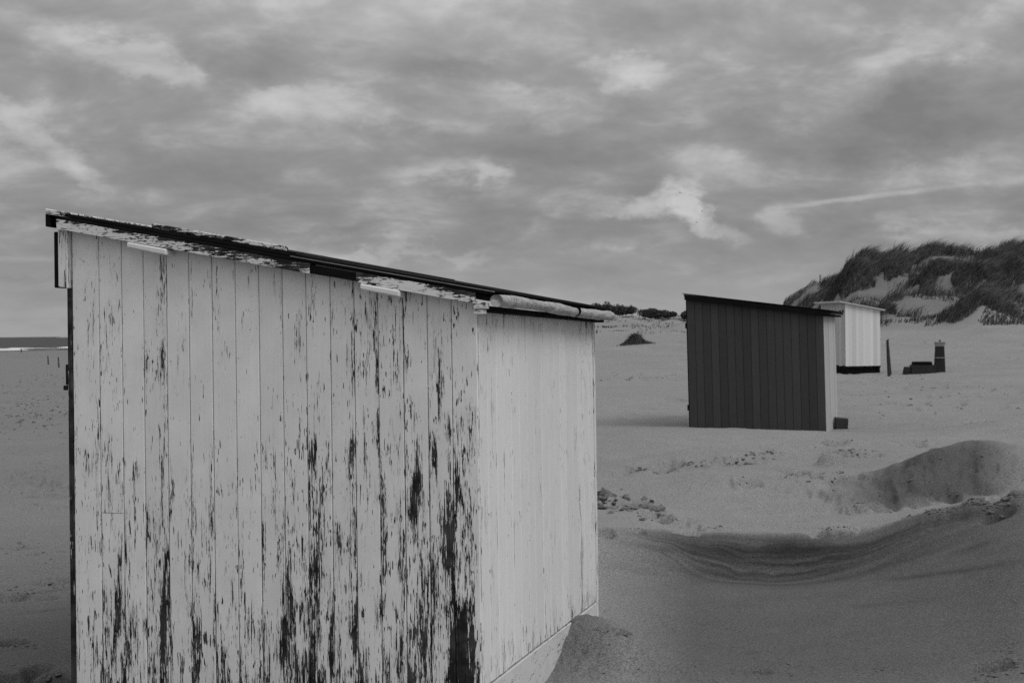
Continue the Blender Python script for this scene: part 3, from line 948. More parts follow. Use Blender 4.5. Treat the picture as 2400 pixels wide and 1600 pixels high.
# right side wall: narrow tongued boards, sounder paint
sw = obj('side_wall', hexa([(-.06, .062, -.02), (-.03, .062, -.02), (-.03, .062, HE), (-.06, .062, HE),
                            (-.06, D_ - .01, -.02), (-.03, D_ - .01, -.02), (-.03, D_ - .01, HE), (-.06, D_ - .01, HE)], 0), M['backing'], hut)
sw['label'] = 'cleaner right side wall of narrow pale boards'
NS = 17
ys = np.linspace(0.0, D_ - 0.035, NS + 1) + np.concatenate([[0], rng.uniform(-0.012, 0.012, NS - 1), [0]])
for i in range(NS):
    gp = random.choice((.0006, .0010, .0014, .0020))
    y0, y1 = ys[i] + (0.021 if i == 0 else gp), ys[i + 1] - gp

    def wf(fx, z, i=i):
        v = 0.022 + (0.03 if i < 2 else 0)
        v += 0.07 * max(0, (z - 1.45) / 0.25) + 0.16 * max(0, (0.16 - z) / 0.16)
        if i > 13:
            v += 0.05 + 0.15 * max(0, (z - 1.5) / 0.2)
        return v
    me = plank_mesh(y1 - y0, 0.0, HE + 0.015, HE + 0.015, TH - 0.002, wf, 16, 0.0065)
    o = obj('plank', me, M['paint_side'], sw, (random.uniform(-0.0020, 0.0020), (y0 + y1) / 2, 0), (0, 0, R(90)))
# far corner strip, and the skirting under the side wall
def flat(v):
    return lambda *a: v
obj('corner_board', hexa([(-.03, D_ - .034, -.45), (.008, D_ - .034, -.45), (.008, D_ - .034, HE), (-.03, D_ - .034, HE),
                          (-.03, D_, -.45), (.008, D_, -.45), (.008, D_, HE), (-.03, D_, HE)], .003, wear=flat(.14)), M['paint_side'], hut)
sk = hexa([(-.03, .03, -.60), (.003, .03, -.60), (.003, .03, -.012), (-.03, .03, -.012),
           (-.03, D_ - .036, -.60), (.003, D_ - .036, -.60), (.003, D_ - .036, -.012), (-.03, D_ - .036, -.012)], .003, wear=flat(.07))
skb = obj('skirting_board', sk, M['paint_y'], hut); skb['label'] = 'rough weathered skirting board below the side wall'
obj('skirting_board', hexa([(-W_, .0, -.60), (-W_, .03, -.60), (-W_, .03, -.165), (-W_, .0, -.165),
                            (0, .0, -.60), (0, .03, -.60), (0, .03, -.165), (0, .0, -.165)], .003, wear=flat(.4)), M['paint_x'], hut)
# left (door) side and back, seen only edge-on
db = obj('door_side', box(-W_ - .002, -W_ + .03, .024, D_ - .01, -.6, HH - .02, .003), M['black_z'], hut)
db['label'] = 'dark door side seen edge-on at the left'
obj('back_wall', box(-W_ + .04, -.07, D_ - .03, D_ - .005, -.6, HL, 0), M['inside'], hut)
dfe = hexa([(-W_ - .026, -.004, -.5), (-W_ - .026, .05, -.5), (-W_ - .026, .05, 1.83), (-W_ - .026, -.004, 1.83),
            (-W_ - .001, -.004, -.5), (-W_ - .001, .05, -.5), (-W_ - .001, .05, 1.83), (-W_ - .001, -.004, 1.83)], .003, wear=flat(.93))
obj('door_frame', dfe, M['paint'], hut)
lt = obj('door_latch', box(-W_ - .042, -W_ - .0262, .0, .03, 1.36, 1.46, .003), M['iron'], hut)
obj('latch_bolt', box(-W_ - .056, -W_ - .0262, .002, .024, 1.335, 1.358, .002), M['iron'], lt)

# roof: a sagging slab of layers
SAG = 0.012


def zr_(x, y):
    return ztop(x) - SAG * max(0, y / D_) * (x + W_) / W_


def layer(x0, x1, y0, y1, dz0, dz1, n=1):
    return [(x0, y0, zr_(x0, y0) + dz0), (x0, y1, zr_(x0, y1) + dz0), (x0, y1, zr_(x0, y1) + dz1), (x0, y0, zr_(x0, y0) + dz1),
            (x1, y0, zr_(x1, y0) + dz0), (x1, y1, zr_(x1, y1) + dz0), (x1, y1, zr_(x1, y1) + dz1), (x1, y0, zr_(x1, y0) + dz1)]


roof = obj('roof', hexa(layer(-W_ - .07, .05, -.045, D_ + .06, .012, .040), .002), M['black'], hut)
obj('felt_sheet', hexa(layer(-W_ - .05, .065, -.060, D_ + .07, .042, .056), .002), M['felt'], roof)
obj('felt_sheet', hexa(layer(-W_ + 1.12, .08, -.052, D_ + .05, .058, .070), .002), M['felt'], roof)
obj('felt_sheet', hexa(layer(-W_ + .0, -W_ + 1.16, -.050, D_ + .05, .058, .075), .002), M['felt'], roof)
# thin worn battens catch the light between the layers
for (xa, xb, dz, yy) in ((-W_ + 1.18, .10, .0565, -.066), (-W_ + 1.30, -.02, .036, -.052), (-W_ + 1.15, -.9, .024, -.050)):
    obj('roof_strip', hexa(layer(xa, xb, yy, yy + .012, dz, dz + .004), .0), M['strip'], roof)
# loose pale batten on top and the end board at the high corner
bt = hexa(layer(-W_ + .46, -W_ + 1.13, -.045, .03, .078, .100), .003, wear=flat(.45))
btn = obj('roof_batten', bt, M['paint_x'], roof); btn['label'] = 'pale notched batten lying along the roof edge'
obj('roof_batten', hexa(layer(-W_ + .40, -W_ + 1.20, -.035, .05, .0755, .0775), .0), M['black'], roof)
obj('ridge_board', hexa(layer(-W_ - .095, -W_ - .0, -.075, D_ + .05, .058, .082), .003, wear=flat(.35)), M['paint_x'], roof)
obj('ridge_board', hexa(layer(-W_ - .098, -W_ - .072, -.07, D_ + .05, -.005, .056), .003), M['black'], roof)
# barge board along the front slope: white, bare, white again
BY0, BY1 = -.072, -.046


def bargew(xa, xb, wa, wb):
    def f(x, y, z):
        k = (x - xa) / (xb - xa)
        v = wa + (wb - wa) * k
        up = (z - zr_(x, y)) / .05
        return v + 0.75 * max(0, up - .35)
    return f


def barge(xa, xb, d0, d1, fn, mat, y0=BY0, y1=BY1):
    n = max(2, int((xb - xa) / .06)); V = []; F = []
    for i in range(n + 1):
        x = xa + (xb - xa) * i / n
        jz = random.uniform(-.001, .001)
        for (y, d) in ((y0, d0), (y0, (d0 + d1) / 2), (y0, d1), (y1, d1), (y1, d0)):
            V.append((x, y, zr_(x, 0) + d + jz))
        if i:
            a = (i - 1) * 5
            for k in range(5):
                F.append((a + k, a + (k + 1) % 5, a + 5 + (k + 1) % 5, a + 5 + k))
    F.append((0, 1, 2, 3, 4)); F.append(tuple(n * 5 + k for k in (4, 3, 2, 1, 0)))
    bm = bmesh.new(); me = mesh('bargeboard', V, F)
    bm.from_mesh(me); bmesh.ops.recalc_face_normals(bm, faces=bm.faces[:]); bm.to_mesh(me); bm.free()
    if fn:
        set_wear(me, fn)
    return obj('bargeboard', me, mat, hut)


def xw(px, py):   # position along the front wall under a photo point
    d = Hi.to_3x3() @ Vector(ray(px, py)); return (o_ + d * (-(o_.y + .07) / d.y)).x


xA, xB, xC, xD = -W_ - .035, xw(725, 628), xw(835, 645), xw(1112, 700)
barge(xA, xB, -.006, .041, bargew(xA, xB, .22, .55), M['paint_x'])['label'] = 'upper bargeboard with cracked flaking white paint'
barge(xB - .02, xC + .03, -.004, .036, None, M['black'], -.066, -.0465)['label'] = 'bare blackened stretch of bargeboard'
barge(xC, xD, -.008, .040, bargew(xC, xD, .30, .25), M['paint_x'])['label'] = 'lower bargeboard end with flaking white paint'
# blocks under the bargeboard
for (pa, pb, pyy) in ((300, 392, 578), (846, 938, 677)):
    xa, xb = xw(pa, pyy), xw(pb, pyy)
    P = [(xa, -.085, zr_(xa, 0) - .036), (xa, -.004, zr_(xa, 0) - .036), (xa, -.004, zr_(xa, 0) - .0095), (xa, -.085, zr_(xa, 0) - .0095),
         (xb, -.085, zr_(xb, 0) - .040), (xb, -.004, zr_(xb, 0) - .040), (xb, -.004, zr_(xb, 0) - .0095), (xb, -.085, zr_(xb, 0) - .0095)]
    obj('eave_block', hexa(P, .006, wear=flat(.02)), M['paint_x'], hut)
# hanging board at the high corner
obj('fascia_edge', box(-W_ - .076, -W_ - .0585, -.034, .05, 1.83, HH - .01, .003), M['black_z'], hut)
hb = hexa([(-W_ - .058, -.030, 1.835), (-W_ - .058, .05, 1.835), (-W_ - .058, .05, HH), (-W_ - .058, -.030, HH),
           (-W_ - .004, -.030, 1.825), (-W_ - .004, .05, 1.825), (-W_ - .004, .05, HH), (-W_ - .004, -.030, HH)], .004, wear=flat(.10))
obj('fascia_end', hb, M['paint'], hut)
obj('fascia_board', box(-W_ - .074, -W_ - .04, .052, D_, 1.83, HH + .0, .003), M['black_z'], hut)
# rafter ends at the low corner
obj('rafter_end', box(.004, .058, -.066, .0, HL - .034, HL - .006, .003), M['paint_x'], hut)
obj('rafter_end', box(.002, .046, -.060, .0, HL - .058, HL - .036, .003), M['paint_x'], hut)
for o in bpy.data.objects:
    if o.name.startswith('rafter_end'):
        set_wear(o.data, flat(.12))
# board under the eave and the rolled tarpaulin along it
obj('eave_board', hexa([(.004, .002, HE - .004), (.055, .002, HE - .004), (.055, .002, HE + .022), (.004, .002, HE + .022),
                        (.004, D_ + .05, HE - .004), (.055, D_ + .05, HE - .004), (.055, D_ + .05, HE + .022), (.004, D_ + .05, HE + .022)], .003), M['black'], hut)


def tube(P, rad, seg=14, wob=0.0, seed=1):
    V = []; F = []; n = len(P)
    for i, q in enumerate(P):
        for k in range(seg):
            an = 2 * math.pi * k / seg
            rr = rad[i] * (1 + wob * 2 * vnoise(np.array([i * 0.45]), np.array([k * 0.9 + .3]), seed)[0])
            V.append((q[0] + rr * math.cos(an), q[1], q[2] + rr * math.sin(an) * 0.92))
        if i:
            for k in range(seg):
                a = (i - 1) * seg + k; b_ = (i - 1) * seg + (k + 1) % seg
                F.append((a, b_, b_ + seg, a + seg))
    F.append(tuple(range(seg))); F.append(tuple((n - 1) * seg + k for k in range(seg - 1, -1, -1)))
    return mesh('roll', V, F, True)


np_ = 44
P = []; rad = []
for i in range(np_):
    f = i / (np_ - 1)
    P.append((.098 + .004 * math.sin(f * 9), -.02 + f * (D_ + .045), HE + .044 - .012 * f + .004 * math.sin(f * 6.5)))
    rad.append(.0285 + .002 * math.sin(f * 17) + (.004 if i > np_ - 4 else 0))
rl = obj('tarpaulin_roll', tube(P, rad, 16, .13, 77), M['tarp'], hut); rl['label'] = 'pale rolled tarpaulin tied along the low eave'
f = .62; c_ = (.098, -.02 + f * (D_ + .045), HE + .038)
obj('tie_wire', tube([(c_[0], c_[1] - .004, c_[2]), (c_[0], c_[1] + .004, c_[2])], [.0345, .0345], 14), M['black'], rl)

# ------------------------------------------------------------------ the charcoal hut
c2 = at(1937, 1000, 21.4); c2[2] = -1.62 + CZ
h2 = empty('beach_hut', place(c2, -0.30, 0.0, R(1.0) * -1))
tag(h2, 'charcoal plank hut with a sloping dark roof beyond the sand ridge', 'beach hut', 'beach huts on the sand')
W2, D2, L2, T2 = 2.07, 2.2, 1.85, 2.16
s2 = (T2 - L2) / W2
w2_ = obj('wall', hexa([(-W2 + .01, .03, -.1), (-W2 + .01, .06, -.1), (-W2 + .01, .06, T2), (-W2 + .01, .03, T2),
                       (-.03, .03, -.1), (-.03, .06, -.1), (-.03, .06, L2), (-.03, .03, L2)], 0), M['inside'], h2)
n2 = 17; wd = W2 / n2
for i in range(n2):
    x0, x1 = -W2 + i * wd + .002, -W2 + (i + 1) * wd - .002
    me = plank_mesh(x1 - x0, -.1, L2 - x0 * s2, L2 - x1 * s2, .02, lambda a, b: .01, 3, .004)
    obj('plank', me, M['charcoal'], w2_, ((x0 + x1) / 2, random.uniform(-.0015, .0015), 0))
s2w = obj('side_wall', box(-.05, -.024, .065, D2, -.1, L2 - .02, 0), M['backing'], h2)
s2w['label'] = 'pale right side wall of the charcoal hut'
ny = 16
for i in range(ny):
    y0 = D2 / ny * i + (.022 if i == 0 else .001); y1 = D2 / ny * (i + 1) - .001
    obj('plank', plank_mesh(y1 - y0, -.1, L2, L2, .018, lambda a, b: .01, 3, .002), M['palegrey'], s2w, (0, (y0 + y1) / 2, 0), (0, 0, R(90)))
obj('back_wall', box(-W2 + .03, -.06, D2 - .03, D2 - .004, -.1, L2, 0), M['inside'], h2)
obj('door_side', box(-W2 - .012, -W2 + .009, .0, D2 - .01, -.1, T2, .002), M['black_z'], h2)


def z2(x, d):
    return L2 - x * s2 + d


def l2(x0, x1, y0, y1, d0, d1):
    return [(x0, y0, z2(x0, d0)), (x0, y1, z2(x0, d0)), (x0, y1, z2(x0, d1)), (x0, y0, z2(x0, d1)),
            (x1, y0, z2(x1, d0)), (x1, y1, z2(x1, d0)), (x1, y1, z2(x1, d1)), (x1, y0, z2(x1, d1))]


r2 = obj('roof', hexa(l2(-W2 - .03, .13, -.05, D2 + .08, .004, .040), .003), M['black'], h2)
obj('felt_sheet', hexa(l2(-W2 - .05, .15, -.06, D2 + .10, .042, .056), .003), M['felt'], r2)
obj('bargeboard', hexa(l2(-W2 - .02, .10, -.068, -.052, -.045, .030), .002), M['black'], h2)
obj('eave_board', box(.004, .10, .0, D2 + .05, L2 - .05, L2 - .02, .003), M['black'], h2)
for zz in (1.72, .45):
    obj('hinge', box(-W2 - .035, -W2 - .0125, .01, .05, zz - .045, zz + .045, .004), M['iron'], h2)
# block beside it
q = at(1972, 1003, 22.6); bz = gz(q[0], q[1])
blk = obj('concrete_block', box(-.10, .10, -.1, .1, -.34, .085, .012, .012), M['block'], None, (q[0], q[1], 6.3 - 1.47 - .06), (0, R(2), R(-10)))
blk.location.z = at(1972, 991, 22.6)[2]
tag(blk, 'small dark block on the sand at the right foot of the charcoal hut', 'block')

# ------------------------------------------------------------------ the small white hut on its stand
c3 = at(1982, 858, 46.0)
g3 = gz(c3[0], c3[1])
h3 = empty('beach_hut', place((c3[0], c3[1], g3), R(14), 0, 0))
tag(h3, 'small bright white hut on a dark stand beyond the charcoal hut', 'beach hut', 'beach huts on the sand')
B3 = float(c3[2] - g3)          # floor above the sand
W3, D3, T3, L3 = 1.24, 1.7, 2.02, 1.80
s3 = (T3 - L3) / W3
fw3 = obj('wall', hexa([(.01, .03, B3), (.01, .06, B3), (.01, .06, B3 + T3), (.01, .03, B3 + T3),
                        (W3 - .01, .03, B3), (W3 - .01, .06, B3), (W3 - .01, .06, B3 + L3), (W3 - .01, .03, B3 + L3)], 0), M['whitegrey'], h3)
for i in range(10):
    x0, x1 = W3 / 10 * i + .0008, W3 / 10 * (i + 1) - .0008
    obj('plank', plank_mesh(x1 - x0, B3, B3 + T3 - x0 * s3, B3 + T3 - x1 * s3, .018, lambda a, b: .01, 2, .0008), M['white'], fw3, ((x0 + x1) / 2, 0, 0))
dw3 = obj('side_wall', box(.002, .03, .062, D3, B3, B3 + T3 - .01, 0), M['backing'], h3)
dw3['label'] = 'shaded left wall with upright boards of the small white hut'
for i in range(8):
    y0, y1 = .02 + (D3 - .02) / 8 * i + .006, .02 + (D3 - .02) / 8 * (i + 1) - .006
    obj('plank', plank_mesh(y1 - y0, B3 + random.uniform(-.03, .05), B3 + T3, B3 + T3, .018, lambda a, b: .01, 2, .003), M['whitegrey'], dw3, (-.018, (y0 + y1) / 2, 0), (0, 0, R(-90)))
for yy in (.10, .30):
    obj('wall_bolt', box(-.045, -.02, yy - .03, yy + .03, B3 + T3 - .26, B3 + T3 - .20, .004), M['iron'], h3)
obj('back_wall', box(.04, W3 - .02, D3 - .03, D3, B3, B3 + L3, 0), M['whitegrey'], h3)
obj('right_wall', box(W3 - .02, W3 + .004, .012, D3 - .002, B3, B3 + L3, .0), M['white'], h3)


def l3(x0, x1, y0, y1, d0, d1):
    f3 = lambda x, d: B3 + T3 - x * s3 + d
    return [(x0, y0, f3(x0, d0)), (x0, y1, f3(x0, d0)), (x0, y1, f3(x0, d1)), (x0, y0, f3(x0, d1)),
            (x1, y0, f3(x1, d0)), (x1, y1, f3(x1, d0)), (x1, y1, f3(x1, d1)), (x1, y0, f3(x1, d1))]


obj('roof', hexa(l3(-.24, W3 + .14, -.10, D3 + .08, .006, .046), .003), M['whitegrey'], h3)
obj('floor_frame', box(-.01, W3 + .01, .0, D3, B3 - .06, B3 - .003, .003), M['black'], h3)
for (x, y) in ((.06, .06), (W3 - .06, .06), (.06, D3 - .08), (W3 - .06, D3 - .08)):
    obj('leg', box(x - .05, x + .05, y - .05, y + .05, -.35, B3 - .062, .004), M['black'], h3)
obj('gap_shade_board', box(.02, W3 - .02, .04, .06, -.3, B3 - .062, .003), M['black'], h3)  # black board closing the open gap below the floor, painted as its shade
obj('gap_shade_board', box(.0, .02, .06, D3, -.3, B3 - .062, .003), M['black'], h3)


def post_mesh(h, r0, r1, lean=(0, 0), seed=0, sink=.4):
    V = []; F = []; n = 7; seg = 9
    for i in range(n):
        f = i / (n - 1); z = -sink + (h + sink) * f; rr = r0 + (r1 - r0) * f
        for k in range(seg):
            a = 2 * math.pi * k / seg
            q = rr * (1 + .16 * 2 * vnoise(np.array([i * .8]), np.array([k * 1.3]), seed)[0])
            V.append((lean[0] * z + q * math.cos(a), lean[1] * z + q * math.sin(a), z + (.03 * math.cos(a) if i == n - 1 else 0)))
        if i:
            for k in range(seg):
                a = (i - 1) * seg + k; b_ = (i - 1) * seg + (k + 1) % seg
                F.append((a, b_, b_ + seg, a + seg))
    F.append(tuple((n - 1) * seg + k for k in range(seg)))
    return mesh('post', V, F)


def stake(px, foot, top, Y, r0, label, lean=0.0, cat='post', group=None, seed=1, onground=True, name='wooden_post'):
    q = at(px, foot, Y); z = gz(q[0], q[1])
    ht = at(px, top, Y)[2] - z
    o = obj(name, post_mesh(ht, r0, r0 * .85, (lean, 0), seed), M['post'], None, (q[0], q[1], z))
    return tag(o, label, cat, group)


stake(2083, 868, 796, 44.0, .045, 'taller upright weathered pole beside the small white hut', -0.03, 'post', 'posts in the sand', 3)
stake(2088, 856, 812, 45.0, .025, 'thin leaning stick right behind the taller pole by the white hut', -0.08, 'post', 'posts in the sand', 4)


def on_ray(px, py):
    return hit(px, py, 5, 500)


for (px, foot, top, lab, sd_) in ((113.5, 854, 833.5, 'farther of two thin posts in the beach left of the foreground hut', 5),
                             (138, 861, 837, 'nearer of two thin posts, closest to the foreground hut edge', 6)):
    q = on_ray(px, foot)
    stake(px, foot, top, q[1], .09, lab, -0.05, 'post', 'posts in the sand', sd_)
q = on_ray(1399, 782)
stake(1399, 782, 772, q[1] if q is not None else 110, .05, 'tiny stick in the sand just right of the foreground hut eave', 0, 'post', 'posts in the sand', 8)
q = next((h_ for h_ in (hit(1922, 655 + 3 * k, 60, 200) for k in range(20)) if h_ is not None), None)
if q is not None:
    stake(1922, 660, 644, q[1], .06, 'lone thin stake on the skyline of the dune shoulder', 0, 'post', 'posts in the sand', 9)

# ------------------------------------------------------------------ plinth with the little tower
q = at(2203, 874, 45.0); tz = gz(q[0], q[1])
tw = empty('chimney_structure', place((q[0], q[1], tz), R(-6)))
tag(tw, 'squat dark structure with a small square tower and pale flared cap', 'structure')
S = 45.0 / FPX


def frustum(x0, x1, z0, xa, xb, z1, d0, d1):
    return hexa([(x0, -d0, z0), (x0, d0, z0), (xa, d1, z1), (xa, -d1, z1), (x1, -d0, z0), (x1, d0, z0), (xb, d1, z1), (xb, -d1, z1)], .01)


tower = obj('tower', frustum(-13 * S, 11 * S, -.2, -9.5 * S, 9 * S, 60 * S, .17, .12), M['stone'], tw)
obj('tower_cap', frustum(-9 * S, 9 * S, 60.2 * S, -11 * S, 11 * S, 69 * S, .12, .15), M['stone_pale'], tower)
obj('cap_plate', box(-12 * S, 12 * S, -.16, .16, 69.2 * S, 71 * S, .004), M['stone_pale'], tower)
obj('cap_knob', post_mesh(4 * S, 2 * S, 2 * S, seed=2, sink=0), M['stone'], tower, (0, 0, 71 * S))
obj('tower_band', box(-11.8 * S, 11.3 * S, -.16, .16, 33 * S, 34.5 * S, .003), M['stone_pale'], tower)
obj('plinth', frustum(-72 * S, -13.2 * S, -.2, -66 * S, -11.5 * S, 17 * S, .30, .28), M['stone'], tw)
obj('plinth_foot', frustum(-86 * S, -72.4 * S, -.2, -80 * S, -67 * S, 13 * S, .26, .22), M['stone'], tw)
obj('top_slab', frustum(-63 * S, -20 * S, 17.2 * S, -61 * S, -21 * S, 25 * S, .24, .23), M['black'], tw)

# ------------------------------------------------------------------ person by the water
q = on_ray(50, 828)
bm = bmesh.new()
J = {'pel': (0, 0, .92), 'che': (.0, .03, 1.30), 'nec': (0, .05, 1.48), 'hea': (0, .08, 1.64), 'top': (0, .08, 1.74), 'shl': (-.19, .03, 1.42), 'ell': (-.26, .0, 1.14),
     'hal': (-.22, .12, .94), 'shr': (.19, .03, 1.42), 'elr': (.26, .0, 1.14), 'har': (.22, .12, .94), 'hil': (-.10, 0, .88), 'knl': (-.10, .10, .48),
     'anl': (-.10, .02, .09), 'tol': (-.10, .16, .04), 'hir': (.10, 0, .88), 'knr': (.11, -.02, .47), 'anr': (.12, -.16, .10), 'tor': (.12, -.03, .04)}
RAD = {'pel': .16, 'che': .17, 'nec': .07, 'hea': .11, 'top': .08, 'shl': .08, 'shr': .08, 'ell': .055, 'elr': .055, 'hal': .045, 'har': .045, 'hil': .10, 'hir': .10,
       'knl': .07, 'knr': .07, 'anl': .05, 'anr': .05, 'tol': .04, 'tor': .04}
E_ = ['pel che', 'che nec', 'nec hea', 'hea top', 'che shl', 'shl ell', 'ell hal', 'che shr', 'shr elr', 'elr har', 'pel hil', 'hil knl', 'knl anl', 'anl tol', 'pel hir',
      'hir knr', 'knr anr', 'anr tor']
keys = list(J)
me = bpy.data.meshes.new('person'); me.from_pydata([J[k] for k in keys], [(keys.index(e.split()[0]), keys.index(e.split()[1])) for e in E_], [])
sv = me.attributes.new  # skin radii
pe = obj('person', me, M['cloth'], None, (q[0], q[1], q[2]), (0, 0, R(-35)))
md = pe.modifiers.new('skin', 'SKIN'); 
if not me.skin_vertices:
    bpy.context.view_layer.objects.active = pe
for k, d in zip(keys, me.skin_vertices[0].data):
    d.radius = (RAD[k], RAD[k]); d.use_root = (k == 'pel')
pe.modifiers.new('sub', 'SUBSURF').render_levels = 1
tag(pe, 'lone walker in dark clothes on the wet beach by the surf', 'person')

# ------------------------------------------------------------------ grass and shrubs
def blades(base, h, lean, width, seed, curl=0.5):
    """thin bent blades: base (n,3), heights (n), lean direction (n,2); returns verts, tris, tone"""
    g = np.random.default_rng(seed); n = len(base)
    an = g.uniform(0, 2 * np.pi, n); side = np.stack([np.cos(an), np.sin(an) * .4, np.zeros(n)], 1)
    side /= np.linalg.norm(side, axis=1)[:, None]
    L = np.concatenate([lean, np.zeros((n, 1))], 1)
    upv = np.array([0, 0, 1.0])
    p0 = base - upv * .05; p1 = base + upv * (h * .6)[:, None] + L * (h * .30)[:, None]
    p2 = base + upv * (h * .9)[:, None] + L * (h * (.30 + curl))[:, None]
    w_ = width[:, None] * side
    V = np.stack([p0 - w_, p0 + w_, p1 - w_ * .8, p1 + w_ * .8, p2], 1).reshape(-1, 3)
    k = np.arange(n)[:, None] * 5
    T = np.concatenate([k + np.array([[0, 1, 3]]), k + np.array([[0, 3, 2]]), k + np.array([[2, 3, 4]])], 1).reshape(-1, 3)
    tone = np.repeat(np.clip(g.normal(.45, .25, n), 0, 1), 5)
    return V, T, tone


def grass_obj(name, X, Y, hmin, hmax, width, seed, origin, wind=(0.75, 0.1), clump=0):
    g = np.random.default_rng(seed)
    Zg = ground(X, Y)
    n = len(X)
    h = g.uniform(hmin, hmax, n)
    if clump:
        h = h * np.clip(1.0 + 2.2 * fbm(X * .5, Y * .5, 3, 83), .35, 1.9)
    lean = np.stack([g.normal(wind[0], .35, n), g.normal(wind[1], .35, n)], 1)
    base = np.stack([X, Y, Zg], 1) - np.asarray(origin)[None]
    V, T, tone = blades(base, h, lean, np.full(n, width) * g.uniform(.6, 1.3, n), seed)
    return obj(name, mesh_np(name, V, T, False, {'tone': tone}), M['grass'], None, tuple(map(float, origin)))



for i, (q, s, h, lab) in enumerate(MPOS):
    n = int(1500 * min(2.2, (s / 1.2) ** 1.3)) + 300
    g = np.random.default_rng(100 + i)
    rr = np.sqrt(g.uniform(0, 1, n)); an = g.uniform(0, 2 * np.pi, n)
    rr = rr * (1 + .25 * np.sin(an * 3 + i) + .15 * np.sin(an * 5))
    X = q[0] + rr * np.cos(an) * s; Y = q[1] + .4 * s + rr * np.sin(an) * s * 1.0
    ori = (q[0], q[1], gz(q[0], q[1]))
    tag(grass_obj('marram_clump', X, Y, .28, .36 + .28 * h, .016, 200 + i, ori), lab, 'grass clump', 'marram mounds on the dune', 'thing')

# the lone tuft on the open beach
q = TUFT
g = np.random.default_rng(5); n = 3000
uu = g.normal(.06, .33, n); X = q[0] + uu; Y = q[1] + .1 + g.normal(0, .3, n)
hs = np.exp(-((uu + .1) / .40) ** 2)
tag(grass_obj('marram_clump', X, Y, .10 + .15 * hs, .18 + .50 * hs, .014, 6, (q[0], q[1], gz(q[0], q[1])), (0.25, 0)),
    'lone dark grass tuft on open sand left of the charcoal hut', 'grass clump', None, 'thing')

# continuous grass along the crest and on the flanks
g = np.random.default_rng(9)
PX = []; 
N = 30000
uu = g.uniform(1935, 2560, N)
Yr = g.normal(0, 1, N)
dep = np.interp(uu, [1935, 1980, 2010, 2100, 2400, 2560], [128, 112, 104, 104, 104, 104]) + Yr * 4.5
ax = (uu - 1200) / FPX
X = ax * dep; Y = dep
keep = lump(X, Y) > -.20 + .10 * np.abs(Yr)
X, Y = X[keep], Y[keep]
# flank patches
def patch(u0, u1, d0, d1, n, thr, seed):
    uu = g.uniform(u0, u1, n); dd = g.uniform(d0, d1, n)
    x = (uu - 1200) / FPX * dd; c = lump(x, dd) if seed == 72 else fbm(x * .35, dd * .35, 3, seed)
    k = c > thr
    return x[k], dd[k]
for a in ((1880, 1990, 96, 130, 9000, -.02, 71), (2280, 2560, 84, 104, 12000, .05, 72), (1835, 1960, 118, 152, 9000, -.1, 77)):
    x, d = patch(*a); X = np.concatenate([X, x]); Y = np.concatenate([Y, d])
for k in range(46):
    uc, dc = g.uniform(1985, 2420), g.uniform(77, 100)
    rc = g.uniform(.15, .55); nb = int(260 * rc)
    X = np.concatenate([X, (uc - 1200) / FPX * dc + g.normal(0, rc, nb)]); Y = np.concatenate([Y, dc + g.normal(0, rc, nb)])
LX, LY = [], []
for a in ((2130, 2260, 92, 103, 3500, .1, 73), (2040, 2560, 76, 90, 6000, .24, 74), (2200, 2560, 73, 80, 5000, .12, 76), (1380, 1610, 110, 180, 4000, .2, 75)):
    x, d = patch(*a); LX.append(x); LY.append(d)
tag(grass_obj('low_dune_grass', np.concatenate(LX), np.concatenate(LY), .08, .30, .03, 12, (30.0, 90.0, 6.0)), 'short sparse grass low on the dune slopes', 'grass', None, 'stuff')
tag(grass_obj('dune_grass', X, Y, .28, .80, .018, 10, (30.0, 104.0, 8.0), (1.0, 0.1), 1), 'wind-blown marram covering the crest and flanks of the dune', 'grass', None, 'stuff')

# shrubs on the far dune ridge in the gap between the huts
def shrub(px, row_top, row_base, wpx, Y, seed, label):
    q = hit(px, row_base, 110, 260)
    if q is None:
        q = at(px, row_base, Y)
    Y = q[1]; z0 = gz(q[0], q[1])
    rx = wpx * Y / FPX; ht = max(.8, at(px, row_top, Y)[2] - z0)
    root = empty('shrub', place((q[0], q[1], z0), 0))
    tag(root, label, 'shrub', 'shrubs on the far dune ridge')
    g = np.random.default_rng(seed); n = 2600
    lobes = [(g.uniform(-.65, .65) * rx, g.uniform(-.5, .5) * rx, ht * g.uniform(.45, .62), rx * g.uniform(.35, .6), ht * g.uniform(.3, .42)) for _ in range(7)]
    C = []
    for k in range(n):
        lx, ly, lz, lr, lh = lobes[k % 7]
        d = g.normal(0, 1, 3); d /= np.linalg.norm(d); d *= g.uniform(.55, 1.05)
        C.append((lx + d[0] * lr, ly + d[1] * lr, max(.05, lz + d[2] * lh)))
    C = np.array(C)
    a = g.normal(0, 1, (n, 3)); a /= np.linalg.norm(a, axis=1)[:, None]
    b_ = np.cross(a, g.normal(0, 1, (n, 3))); b_ /= np.linalg.norm(b_, axis=1)[:, None]
    sz = g.uniform(.06, .15, n)[:, None]
    V = np.stack([C - a * sz, C + b_ * sz * .6, C + a * sz, C - b_ * sz * .6], 1).reshape(-1, 3)
    Qd = np.arange(n * 4).reshape(n, 4)
    tone = np.repeat(np.clip(g.normal(.4, .25, n), 0, 1), 4)
    obj('crown', mesh_np('crown', V, Qd, False, {'tone': tone}), M['leaf'], root)
    obj('stem', post_mesh(ht * .6, .06, .03, (.1, .05), seed, .3), M['post'], root)


